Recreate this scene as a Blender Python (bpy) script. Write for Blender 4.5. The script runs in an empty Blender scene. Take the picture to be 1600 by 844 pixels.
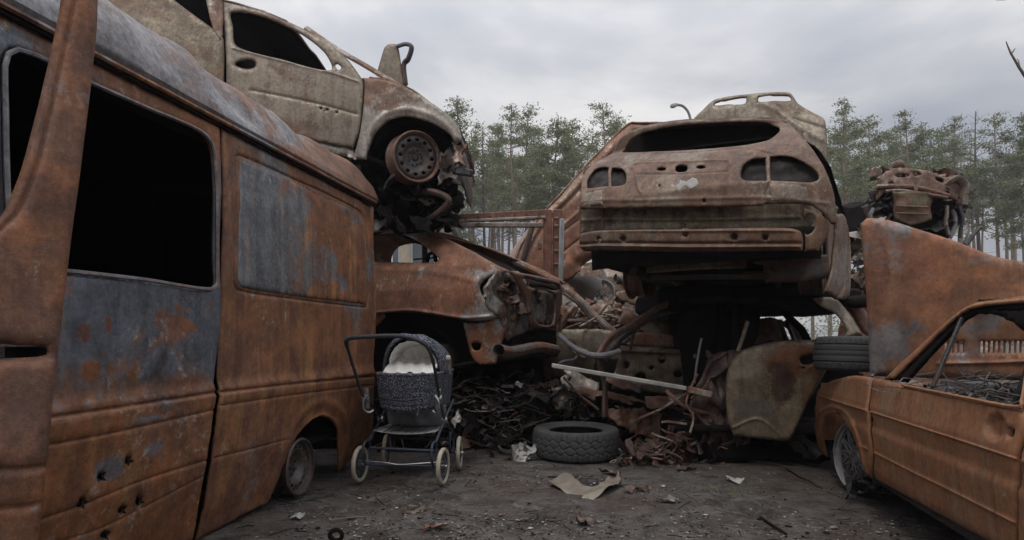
import bpy, math, random
import numpy as np
from mathutils import Vector, Matrix, noise
from mathutils.geometry import delaunay_2d_cdt

SC = bpy.context.scene
COL = SC.collection
R = math.radians

# ------------------------------------------------------------------ camera
cam_d = bpy.data.cameras.new('camera')
cam_d.lens = 22.5; cam_d.sensor_width = 36.0; cam_d.sensor_fit = 'HORIZONTAL'
cam_d.shift_y = 103/1600.0
cam_d.clip_start = 0.05; cam_d.clip_end = 3000
cam = bpy.data.objects.new('camera', cam_d); COL.objects.link(cam)
CAM = Vector((0, 0, 1.0))
cam.location = CAM; cam.rotation_euler = (R(90), 0, 0)
SC.camera = cam

# ------------------------------------------------------------------ light
SUN_EL, SUN_AZ = 58.0, 205.0     # degrees; azimuth the light comes from, clockwise from +Y
world = bpy.data.worlds.new('World'); SC.world = world
world.use_nodes = True
wn = world.node_tree.nodes; wl = world.node_tree.links; wn.clear()
def WN(t, **k):
    n = wn.new(t)
    for a, b in k.items(): setattr(n, a, b)
    return n
sky = WN('ShaderNodeTexSky', sky_type='NISHITA', sun_disc=False)
sky.sun_elevation = R(SUN_EL); sky.sun_rotation = R(SUN_AZ); sky.dust_density = 3.0; sky.air_density = 1.0
tc = WN('ShaderNodeTexCoord'); sep = WN('ShaderNodeSeparateXYZ')
wl.new(tc.outputs['Generated'], sep.inputs[0])
def WM(op, a, b=None, clamp=False):
    n = WN('ShaderNodeMath', operation=op, use_clamp=clamp)
    for i, v in enumerate((a, b)):
        if v is None: continue
        if isinstance(v, (int, float)): n.inputs[i].default_value = v
        else: wl.new(v, n.inputs[i])
    return n.outputs[0]
zc = WM('MAXIMUM', sep.outputs[2], 0.0)
den = WM('ADD', zc, 0.22)
cx = WM('DIVIDE', sep.outputs[0], den); cy = WM('DIVIDE', sep.outputs[1], den)
cmb = WN('ShaderNodeCombineXYZ'); wl.new(cx, cmb.inputs[0]); wl.new(cy, cmb.inputs[1]); wl.new(WM('MULTIPLY', zc, 2.2), cmb.inputs[2])
n1 = WN('ShaderNodeTexNoise'); n1.inputs['Scale'].default_value = 1.15; n1.inputs['Detail'].default_value = 6; n1.inputs['Roughness'].default_value = 0.52; n1.inputs['Distortion'].default_value = 0.25
mpw = WN('ShaderNodeMapping'); mpw.inputs['Location'].default_value = (3.1, 7.4, 1.2); wl.new(cmb.outputs[0], mpw.inputs[0]); wl.new(mpw.outputs[0], n1.inputs['Vector'])
rp = WN('ShaderNodeValToRGB'); wl.new(n1.outputs[0], rp.inputs[0])
e = rp.color_ramp.elements
e[0].position = 0.36; e[0].color = (4.9, 5.2, 6.0, 1)
e[1].position = 0.66; e[1].color = (10.2, 10.05, 10.0, 1)
m_ = e.new(0.5); m_.color = (6.6, 6.7, 7.15, 1)
# brighter overhead, as under a real overcast
lift = WM('ADD', 0.93, WM('MULTIPLY', WM('POWER', zc, 1.8), 3.4))
cl = WN('ShaderNodeVectorMath', operation='SCALE'); wl.new(rp.outputs[0], cl.inputs[0]); wl.new(lift, cl.inputs['Scale'])
mx = WN('ShaderNodeMixRGB'); mx.inputs[0].default_value = 0.90
wl.new(sky.outputs[0], mx.inputs[1]); wl.new(cl.outputs[0], mx.inputs[2])
bg = WN('ShaderNodeBackground'); bg.inputs['Strength'].default_value = 0.067
wl.new(mx.outputs[0], bg.inputs['Color'])
wo = WN('ShaderNodeOutputWorld'); wl.new(bg.outputs[0], wo.inputs[0])

sun_d = bpy.data.lights.new('sun', 'SUN'); sun_d.energy = 1.1; sun_d.angle = R(18); sun_d.color = (1.0, 0.96, 0.9)
sun = bpy.data.objects.new('sun', sun_d); COL.objects.link(sun)
az = R(SUN_AZ); el = R(SUN_EL)
sdir = Vector((math.sin(az)*math.cos(el), math.cos(az)*math.cos(el), math.sin(el)))
sun.rotation_euler = sdir.to_track_quat('Z', 'Y').to_euler()
sun.location = sdir*50

SC.view_settings.view_transform = 'Standard'; SC.view_settings.look = 'None'
SC.view_settings.exposure = 0.0; SC.view_settings.gamma = 1.0
SC.view_settings.use_curve_mapping = False
SC.render.engine = 'CYCLES'
SC.cycles.max_bounces = 5; SC.cycles.diffuse_bounces = 3; SC.cycles.glossy_bounces = 2
SC.cycles.transparent_max_bounces = 6
SC.cycles.use_denoising = True

rng = random.Random(7)

# ------------------------------------------------------------------ tagging
def tag(o, label=None, cat=None, group=None, kind=None):
    if label: o['label'] = label
    if cat: o['category'] = cat
    if group: o['group'] = group
    if kind: o['kind'] = kind
    return o
def thing(name, label, cat, loc=(0, 0, 0), group=None):
    o = bpy.data.objects.new(name, None); COL.objects.link(o)
    o.location = Vector(loc); o.empty_display_size = 0.1
    return tag(o, label, cat, group)
def origin_of(o):
    p = Vector((0, 0, 0))
    while o is not None:
        p += o.location; o = o.parent
    return p
def link_mesh(name, V, F, mat, parent=None, smooth=True, loc=None, mats=None, fm=None):
    """verts in world coordinates; the object's origin is its parent's origin (or loc)"""
    base = origin_of(parent) if parent else Vector(loc or (0, 0, 0))
    me = bpy.data.meshes.new(name)
    me.from_pydata([tuple(Vector(v)-base) for v in V], [], F)
    for m in (mats or [mat]): me.materials.append(m)
    if fm is not None: me.polygons.foreach_set('material_index', fm)
    if smooth: me.polygons.foreach_set('use_smooth', [True]*len(me.polygons))
    me.update()
    o = bpy.data.objects.new(name, me); COL.objects.link(o)
    if parent: o.parent = parent
    else: o.location = base
    return o
def auto_smooth(o, ang=40):
    me = o.data
    try: me.set_sharp_from_angle(angle=R(ang))
    except Exception: pass

# ------------------------------------------------------------------ projection helpers: sight lines of the survey
def P(px, py, Y): return Vector(((px-800)/1000*Y, Y, 1+(525-py)/1000*Y))
class Surf:
    def __init__(s, O, U, V, h=None):
        s.O = Vector(O); s.U = Vector(U).normalized(); s.V = Vector(V).normalized()
        s.N = s.U.cross(s.V).normalized(); s.h = h or (lambda u, v: 0.0)
    def at(s, u, v, d=0.0): return s.O+s.U*u+s.V*v+s.N*(s.h(u, v)+d)
    def uv(s, px, py, d=0.0):
        r = Vector(((px-800)/1000, 1, (525-py)/1000)); hh = d; u = v = 0
        for _ in range(5):
            t = (s.O+s.N*hh-CAM).dot(s.N)/r.dot(s.N)
            q = CAM+r*t-s.O-s.N*hh
            u, v = q.dot(s.U), q.dot(s.V); hh = s.h(u, v)+d
        return (u, v)
    def pt(s, px, py, d=0.0):
        u, v = s.uv(px, py, d); return s.at(u, v, d)
    def off(s, d):
        h0 = s.h
        return Surf(s.O, s.U, s.V, lambda u, v: h0(u, v)+d)
def lerp(a, b, t): return a+(b-a)*t
def sstep(a, b, x):
    t = max(0.0, min(1.0, (x-a)/(b-a))); return t*t*(3-2*t)
def interp(x, xs, ys):
    return float(np.interp(x, xs, ys))

# ------------------------------------------------------------------ mesh builder
class MB:
    def __init__(s): s.V = []; s.F = []; s.M = []
    def add(s, V, F, mi=0):
        n = len(s.V); s.V += [Vector(v) for v in V]; s.F += [tuple(i+n for i in f) for f in F]; s.M += [mi]*len(F)
    def box(s, c, size, rot=None, bevel=0.0, mi=0):
        """rot: 3x3 Matrix; bevelled by 24-vertex chamfer"""
        x, y, z = (a/2 for a in size); b = min(bevel, x*.9, y*.9, z*.9) if bevel else 0
        c = Vector(c); rot = rot or Matrix.Identity(3)
        if b <= 0:
            V = [Vector((i*x, j*y, k*z)) for i in (-1, 1) for j in (-1, 1) for k in (-1, 1)]
            F = [(0, 1, 3, 2), (4, 6, 7, 5), (0, 4, 5, 1), (2, 3, 7, 6), (0, 2, 6, 4), (1, 5, 7, 3)]
            s.add([c+rot@v for v in V], F, mi); return
        V = []; idx = {}
        for i in (-1, 1):
            for j in (-1, 1):
                for k in (-1, 1):
                    for ax in range(3):
                        v = Vector((i*(x-b), j*(y-b), k*(z-b))); v[ax] = (i*x, j*y, k*z)[ax]
                        idx[(i, j, k, ax)] = len(V); V.append(v)
        F = []
        for ax in range(3):
            o1, o2 = [a for a in range(3) if a != ax]
            for sg in (-1, 1):
                q = []
                for (p1, p2) in ((-1, -1), (1, -1), (1, 1), (-1, 1)):
                    t = [0, 0, 0]; t[ax] = sg; t[o1] = p1; t[o2] = p2; q.append(idx[(t[0], t[1], t[2], ax)])
                if (sg > 0) != (ax != 1): q = q[::-1]
                F.append(tuple(q))
        for ax in range(3):   # edges
            o1, o2 = [a for a in range(3) if a != ax]
            for p1 in (-1, 1):
                for p2 in (-1, 1):
                    a = [0, 0, 0]; a[o1] = p1; a[o2] = p2
                    a[ax] = -1; t0 = tuple(a); a[ax] = 1; t1 = tuple(a)
                    F.append((idx[t0+(o1,)], idx[t1+(o1,)], idx[t1+(o2,)], idx[t0+(o2,)]))
        for i in (-1, 1):
            for j in (-1, 1):
                for k in (-1, 1): F.append(tuple(idx[(i, j, k, a)] for a in range(3)))
        s.add([c+rot@v for v in V], F, mi)
    def bar(s, a, b, w, h, up=(0, 0, 1), bevel=0.004, mi=0):
        a = Vector(a); b = Vector(b); d = (b-a); L = d.length; x = d.normalized()
        y = Vector(up).cross(x)
        if y.length < 1e-4: y = Vector((0, 1, 0)).cross(x)
        y.normalize(); z = x.cross(y)
        s.box((a+b)/2, (L, w, h), Matrix((x, y, z)).transposed(), bevel, mi)
    def tube(s, pts, r, n=10, cap=True, closed=False, mi=0, flat=1.0):
        pts = [Vector(p) for p in pts]; m = len(pts)
        rr = r if isinstance(r, (list, tuple)) else [r]*m
        ref = None; V = []; F = []
        for i in range(m):
            if closed: t = pts[(i+1) % m]-pts[i-1]
            else: t = pts[min(i+1, m-1)]-pts[max(i-1, 0)]
            if t.length < 1e-9: t = Vector((0, 0, 1))
            t.normalize()
            if ref is None:
                ref = t.orthogonal().normalized()
            ref = (ref-t*ref.dot(t))
            if ref.length < 1e-6: ref = t.orthogonal()
            ref.normalize(); bi = t.cross(ref)
            for k in range(n):
                a = 2*math.pi*k/n
                V.append(pts[i]+ref*(rr[i]*math.cos(a))+bi*(rr[i]*flat*math.sin(a)))
        M = m if closed else m-1
        for i in range(M):
            for k in range(n):
                a = i*n+k; b = i*n+(k+1) % n; c = ((i+1) % m)*n+(k+1) % n; d = ((i+1) % m)*n+k
                F.append((a, b, c, d))
        if cap and not closed:
            F.append(tuple(range(n))[::-1]); F.append(tuple(range((m-1)*n, m*n)))
        s.add(V, F, mi)
    def lathe(s, prof, c, axis, n=40, mi=0, closed=False):
        """prof: list of (radius, along-axis)"""
        c = Vector(c); ax = Vector(axis).normalized(); u = ax.orthogonal().normalized(); w = ax.cross(u)
        V = []; F = []; m = len(prof)
        for (r, z) in prof:
            for k in range(n):
                a = 2*math.pi*k/n; V.append(c+ax*z+u*(r*math.cos(a))+w*(r*math.sin(a)))
        for i in range(m if closed else m-1):
            for k in range(n):
                j = (i+1) % m
                F.append((i*n+k, i*n+(k+1) % n, j*n+(k+1) % n, j*n+k))
        s.add(V, F, mi)
    def grid(s, fn, nu, nv, mi=0):
        V = [fn(i/nu, j/nv) for j in range(nv+1) for i in range(nu+1)]
        F = [(j*(nu+1)+i, j*(nu+1)+i+1, (j+1)*(nu+1)+i+1, (j+1)*(nu+1)+i) for j in range(nv) for i in range(nu)]
        s.add(V, F, mi)
    def build(s, name, mat, parent=None, smooth=True, solid=0.0, ang=40, loc=None, mats=None, subdiv=0):
        o = link_mesh(name, s.V, s.F, mat, parent, smooth, loc, mats, s.M)
        if smooth: auto_smooth(o, ang)
        if solid:
            m = o.modifiers.new('thickness', 'SOLIDIFY'); m.thickness = solid; m.offset = 0
        if subdiv:
            m = o.modifiers.new('subdivision', 'SUBSURF'); m.levels = m.render_levels = subdiv
        return o

# ------------------------------------------------------------------ 2D outlines
def crom(pts, closed=True, seg=0.03, k=0.5):
    """Catmull-Rom resample of 2D points; a point given as (x, y, 1) is a sharp corner"""
    n = len(pts); out = []
    P2 = [np.array(p[:2], float) for p in pts]; sharp = [len(p) > 2 for p in pts]
    for i in range(n if closed else n-1):
        p1, p2 = P2[i], P2[(i+1) % n]
        p0 = P2[i-1] if (closed or i > 0) else p1
        p3 = P2[(i+2) % n] if (closed or i+2 < n) else p2
        L = np.linalg.norm(p2-p1)
        t1 = (p2-p0); t2 = (p3-p1)
        def lim(t):
            l = np.linalg.norm(t); return t*0 if l < 1e-9 else t/l*L
        m1 = (p2-p1) if sharp[i] else lim(t1); m2 = (p2-p1) if sharp[(i+1) % n] else lim(t2)
        m1 = m1*(k*2); m2 = m2*(k*2)
        N = max(1, int(math.ceil(L/seg)))
        for j in range(N):
            t = j/N; a = 2*t**3-3*t*t+1; b = t**3-2*t*t+t; c = -2*t**3+3*t*t; d = t**3-t*t
            out.append(tuple(a*p1+b*m1+c*p2+d*m2))
    if not closed: out.append(tuple(P2[-1]))
    return out
def inside(pts, poly):
    x, y = pts[:, 0], pts[:, 1]; c = np.zeros(len(pts), bool); n = len(poly); j = n-1
    for i in range(n):
        xi, yi = poly[i]; xj, yj = poly[j]
        if yi != yj:
            m = ((yi > y) != (yj > y)) & (x < (xj-xi)*(y-yi)/(yj-yi)+xi); c ^= m
        j = i
    return c
def dist_poly(pts, line, closed=True):
    best = np.full(len(pts), 1e9); n = len(line); L = np.array(line, float)
    for i in range(n if closed else n-1):
        a = L[i]; b = L[(i+1) % n]; d = b-a; q = d.dot(d)
        if q < 1e-14: continue
        t = np.clip(((pts-a)@d)/q, 0, 1); e = pts-a-t[:, None]*d
        best = np.minimum(best, np.hypot(e[:, 0], e[:, 1]))
    return best
def ell(cx, cy, rx, ry, n=16, a0=0):
    return [(cx+rx*math.cos(a0+2*math.pi*i/n), cy+ry*math.sin(a0+2*math.pi*i/n)) for i in range(n)]

def tri_sheet(outer, holes, res, extra=()):
    """2D constrained triangulation -> pts array, faces"""
    pts = []; edges = []
    for loop in [outer]+list(holes):
        s0 = len(pts); n = len(loop); pts += [tuple(p) for p in loop]; edges += [(s0+i, s0+(i+1) % n) for i in range(n)]
    O = np.array(outer); x0, y0 = O.min(0); x1, y1 = O.max(0)
    nx = int((x1-x0)/res)+1; ny = int((y1-y0)/res)+1
    rs = np.random.RandomState(int(abs(x0*977+y0*131)*1000) % 99991)
    gx, gy = np.meshgrid(x0+(np.arange(nx)+.5)*res, y0+(np.arange(ny)+.5)*res)
    G = np.stack([gx.ravel(), gy.ravel()], 1)+rs.uniform(-.12, .12, (nx*ny, 2))*res
    for line, ws in extra:
        L = np.array(crom(line, False, res*.7)) if len(line) > 1 else np.array(line)
        if len(L) < 2: continue
        T = np.gradient(L, axis=0); T /= (np.linalg.norm(T, axis=1)[:, None]+1e-9); Nn = np.stack([-T[:, 1], T[:, 0]], 1)
        keep = dist_poly(G, [tuple(p) for p in L[::2]]+[tuple(L[-1])], False) > max(ws)+res*.3
        G = G[keep]
        G = np.vstack([G]+[L+Nn*w for w in ws])
    if len(G):
        k = inside(G, outer)
        for h in holes: k &= ~inside(G, h)
        G = G[k]
        d = dist_poly(G, outer)
        for h in holes: d = np.minimum(d, dist_poly(G, h))
        G = G[d > res*.45]
    pts = pts+[tuple(g) for g in G]
    vo, eo, fo, _, _, _ = delaunay_2d_cdt([Vector(p) for p in pts], edges, [], 0, 1e-6)
    A = np.array([tuple(v) for v in vo]); F = [tuple(f) for f in fo]
    C = np.array([A[list(f)].mean(0) for f in F])
    k = inside(C, outer)
    for h in holes: k &= ~inside(C, h)
    return A, [f for f, q in zip(F, k) if q]

def fbm(p, sc, o=3):
    return noise.fractal(Vector(p)*sc, 1.0, 2.0, o)

def sheet(surf, outer, holes=(), name='panel', mat=None, parent=None, res=0.03, thick=0.012, px=True, seg=None,
          roll=(0.007, 0.005), hroll=None, lines=(), dent=0.004, dsc=2.5, seed=0, sm=True, d=0.0, far=None, k=0.40, extra_h=None, loc=None, rag=0.0):
    """one curved pressed-steel panel. outer / holes: outlines (pixels on the surface, or u,v when px=False);
    lines: (polyline, half width, amplitude[, 'step']) creases; roll: edge radius; far: also build the far-side twin, that far behind"""
    S = surf if not d else surf.off(d)
    cv = (lambda L: [S.uv(p[0], p[1])+tuple(p[2:]) for p in L]) if px else (lambda L: list(L))
    seg = seg or res*.8
    o2 = crom(cv(outer), True, seg, k)
    if rag:
        o2 = [(a+rag*noise.noise(Vector((a*9, b*9, seed+1.5)))+rag*.6*noise.noise(Vector((a*31, b*31, seed))), b+rag*noise.noise(Vector((a*9, b*9, seed+7.5)))+rag*.6*noise.noise(Vector((a*31, b*31, seed+4)))) for a, b in o2]
    h2 = [crom(cv(h), True, min(seg, 0.025), k) for h in holes]
    ls = []
    for L in lines: ls.append((crom(cv(L[0]), False, seg, k), L[1], L[2], L[3] if len(L) > 3 else ''))
    A, F = tri_sheet(o2, h2, res, [(l, (-w, -w*.5, 0, w*.5, w)) for l, w, a, m in ls])
    disp = np.zeros(len(A))
    if roll:
        dd = dist_poly(A, o2); disp -= roll[1]*np.clip(1-dd/roll[0], 0, 1)**2
    hr = hroll if hroll is not None else roll
    if hr:
        for h in h2:
            dd = dist_poly(A, h); disp -= hr[1]*np.clip(1-dd/hr[0], 0, 1)**2
    for l, w, a, m in ls:
        dd = dist_poly(A, l, False)
        disp += a*np.exp(-(dd/(w*.55))**2)
    V = []
    for i, (u, v) in enumerate(A):
        e = disp[i]
        if dent: e += dent*fbm((u, v, seed*3.7+.5), dsc, 3)
        if extra_h: e += extra_h(u, v)
        V.append(S.at(float(u), float(v), float(e)))
    # orient to +N
    if F:
        f = F[0]; nrm = (V[f[1]]-V[f[0]]).cross(V[f[2]]-V[f[0]])
    fc = []
    for f in F:
        a, b, c = A[f[0]], A[f[1]], A[f[2]]
        cr = (b[0]-a[0])*(c[1]-a[1])-(b[1]-a[1])*(c[0]-a[0])
        fc.append(f if cr > 0 else f[::-1])
    o = link_mesh(name, V, fc, mat, parent, sm, loc)
    if thick:
        m = o.modifiers.new('thickness', 'SOLIDIFY'); m.thickness = thick; m.offset = -1; m.use_even_offset = False
    if far:
        V2 = []
        for i, (u, v) in enumerate(A): V2.append(S.O+S.U*float(u)+S.V*float(v)+S.N*(-far-S.h(float(u), float(v))-disp[i]))
        o2_ = link_mesh(name, V2, [f[::-1] for f in fc], mat, parent, sm, loc)
        m = o2_.modifiers.new('thickness', 'SOLIDIFY'); m.thickness = thick; m.offset = -1
        return o, o2_
    return o

def loft(mb, A, B, n=10, bulge=0.0, up=Vector((0, 0, 1)), nz=0.004, seed=0, m=None):
    m = m or max(len(A), len(B), 12)
    def rs(L):
        L = [Vector(p) for p in L]; d = [0]
        for i in range(1, len(L)): d.append(d[-1]+(L[i]-L[i-1]).length)
        xs = np.linspace(0, d[-1], m+1)
        return [Vector([float(np.interp(x, d, [p[k] for p in L])) for k in range(3)]) for x in xs]
    a = rs(A); b = rs(B)
    def fn(s, t):
        i = int(round(s*m)); p = a[i].lerp(b[i], t)
        q = p+up*(bulge*4*t*(1-t))
        return q+Vector((1, 1, 1))*(nz*noise.noise(p*4+Vector((seed, 0, 0))))
    mb.grid(fn, m, n)

# crumpled / torn sheet metal
def crumple(mb, c, size, seed, rot=None, amp=0.25, n=14, ragged=0.25, curl=0.0, mi=0, fr=None):
    """a torn, crumpled piece of sheet: size (a, b); amp relative to size"""
    r_ = random.Random(seed); a, b = size; c = Vector(c)
    rot = rot or Matrix.Rotation(r_.uniform(0, 6.28), 3, 'Z')@Matrix.Rotation(r_.uniform(-1.2, 1.2), 3, 'X')@Matrix.Rotation(r_.uniform(-1, 1), 3, 'Y')
    s = max(a, b); V = []; idx = {}; F = []; fr = fr or 2.2/s
    for j in range(n+1):
        for i in range(n+1):
            u = i/n-.5; v = j/n-.5
            q = Vector((u*a, v*b, 0))+Vector((seed*1.37, seed*.71, 0))
            w = noise.noise_vector(q*fr)*amp*s+noise.noise_vector(q*fr*2.7)*amp*s*.4
            rr = math.hypot(u, v)*2
            edge = 1+ragged*noise.noise(Vector((math.atan2(v, u)*2.3, seed, .5)))*rr
            p = Vector((u*a*edge, v*b*edge, curl*s*(u*u*2)))+w
            idx[(i, j)] = len(V); V.append(c+rot@p)
    for j in range(n):
        for i in range(n):
            u = (i+.5)/n-.5; v = (j+.5)/n-.5
            if ragged and noise.noise(Vector((u*a*fr*3+seed*2.1, v*b*fr*3, 3.3))) > .62-ragged*.7*max(abs(u), abs(v))*2: continue
            F.append((idx[(i, j)], idx[(i+1, j)], idx[(i+1, j+1)], idx[(i, j+1)]))
    mb.add(V, F, mi)
def wob(pts, amp, seed, n=8):
    """subdivide a 3D polyline and wobble it"""
    pts = [Vector(p) for p in pts]; out = []
    for i in range(len(pts)-1):
        for j in range(n):
            p = pts[i].lerp(pts[i+1], j/n); out.append(p+noise.noise_vector(p*3+Vector((seed*5.1, 0, 0)))*amp)
    out.append(pts[-1]); return out
def spl(pts, n=6):
    """smooth 3D spline"""
    P3 = [Vector(p) for p in pts]; out = []
    for i in range(len(P3)-1):
        p0 = P3[max(i-1, 0)]; p1 = P3[i]; p2 = P3[i+1]; p3 = P3[min(i+2, len(P3)-1)]
        for j in range(n):
            t = j/n; out.append(.5*((2*p1)+(p2-p0)*t+(2*p0-5*p1+4*p2-p3)*t*t+(3*p1-p0-3*p2+p3)*t**3))
    out.append(P3[-1]); return out

def arch_liner(name, c, N, r, depth, mat, parent, a0=-15, a1=195, back=True):
    b = MB(); c = Vector(c); N = Vector(N).normalized(); u = Vector((0, 0, 1)).cross(N).normalized(); w = Vector((0, 0, 1)); n = 18
    pr = [(r, 0), (r, -depth)]+([(.01, -depth)] if back else [])
    def fn(s, t):
        a = R(lerp(a0, a1, s)); k = t*(len(pr)-1); i = min(int(k), len(pr)-2); f = k-i
        q = lerp(pr[i][0], pr[i+1][0], f); z = lerp(pr[i][1], pr[i+1][1], f); return c+u*(q*math.cos(a))+w*(q*math.sin(a))+N*z
    b.grid(fn, n, 2*(len(pr)-1)); return b.build(name, mat, parent, solid=.008)

# ------------------------------------------------------------------ materials
class NT:
    def __init__(s, name):
        s.m = bpy.data.materials.new(name); s.m.use_nodes = True; s.t = s.m.node_tree
        s.N = s.t.nodes; s.L = s.t.links; s.N.clear()
        s.o = s.N.new('ShaderNodeOutputMaterial'); s.b = s.N.new('ShaderNodeBsdfPrincipled'); s.L.new(s.b.outputs[0], s.o.inputs[0])
        s.tc = s.N.new('ShaderNodeTexCoord')
    def put(s, sock, v):
        if v is None: return
        if hasattr(v, 'is_output'): s.L.new(v, sock)
        elif isinstance(v, (tuple, list)): sock.default_value = tuple(v)+((1,) if len(v) == 3 and len(sock.default_value) == 4 else ())
        elif hasattr(sock.default_value, '__len__'): sock.default_value = (v,)*3+(1,)*(len(sock.default_value)-3)
        else: sock.default_value = v
    def map(s, sc=(1, 1, 1), loc=(0, 0, 0), rot=(0, 0, 0), src='Object'):
        n = s.N.new('ShaderNodeMapping'); n.inputs['Scale'].default_value = sc; n.inputs['Location'].default_value = loc; n.inputs['Rotation'].default_value = rot
        s.L.new(s.tc.outputs[src], n.inputs[0]); return n.outputs[0]
    def noise(s, vec, sc, det=6, rough=.6, dist=0):
        n = s.N.new('ShaderNodeTexNoise'); s.L.new(vec, n.inputs['Vector']); n.inputs['Scale'].default_value = sc
        n.inputs['Detail'].default_value = det; n.inputs['Roughness'].default_value = rough; n.inputs['Distortion'].default_value = dist; return n.outputs[0]
    def vor(s, vec, sc, feat='F1', out='Distance'):
        n = s.N.new('ShaderNodeTexVoronoi'); n.feature = feat; s.L.new(vec, n.inputs['Vector']); n.inputs['Scale'].default_value = sc; return n.outputs[out]
    def ramp(s, x, a, b, c0=0.0, c1=1.0):
        n = s.N.new('ShaderNodeMapRange'); n.interpolation_type = 'SMOOTHSTEP'
        for i, v in enumerate((x, a, b, c0, c1)): s.put(n.inputs[i], v)
        return n.outputs[0]
    def mix(s, f, a, b, mode='MIX'):
        n = s.N.new('ShaderNodeMixRGB'); n.blend_type = mode
        for i, v in enumerate((f, a, b)): s.put(n.inputs[i], v)
        return n.outputs[0]
    def math(s, op, a, b=None):
        n = s.N.new('ShaderNodeMath'); n.operation = op; s.put(n.inputs[0], a); s.put(n.inputs[1], b); return n.outputs[0]
    def bump(s, h, st=.3, dist=.01, prev=None):
        n = s.N.new('ShaderNodeBump'); s.put(n.inputs['Height'], h); n.inputs['Strength'].default_value = st; n.inputs['Distance'].default_value = dist
        if prev: s.L.new(prev, n.inputs['Normal'])
        return n.outputs[0]
    def fin(s, col, rough=.8, metal=0.0, normal=None, spec=.35):
        s.put(s.b.inputs['Base Color'], col); s.put(s.b.inputs['Roughness'], rough); s.put(s.b.inputs['Metallic'], metal)
        s.put(s.b.inputs['Specular IOR Level'], spec)
        if normal: s.L.new(normal, s.b.inputs['Normal'])
        return s.m

ORANGE = (.27, .098, .036); BROWN = (.13, .052, .028); DARK = (.045, .024, .018); GREY = (.155, .165, .19); BEIGE = (.34, .275, .205); ASH = (.46, .42, .36); OCHRE = (.30, .155, .06)
def blob(t, c, r, mid, fine):
    d = t.N.new('ShaderNodeVectorMath'); d.operation = 'SUBTRACT'; t.L.new(t.tc.outputs['Object'], d.inputs[0]); d.inputs[1].default_value = tuple(c)
    q = t.N.new('ShaderNodeVectorMath'); q.operation = 'DIVIDE'; t.L.new(d.outputs[0], q.inputs[0]); q.inputs[1].default_value = tuple(r)
    l = t.N.new('ShaderNodeVectorMath'); l.operation = 'LENGTH'; t.L.new(q.outputs[0], l.inputs[0])
    x = t.math('ADD', l.outputs['Value'], t.math('ADD', t.math('MULTIPLY', t.math('SUBTRACT', mid, .5), 1.6), t.math('MULTIPLY', t.math('SUBTRACT', fine, .5), .6)))
    return t.ramp(x, 1.15, .62)
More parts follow.
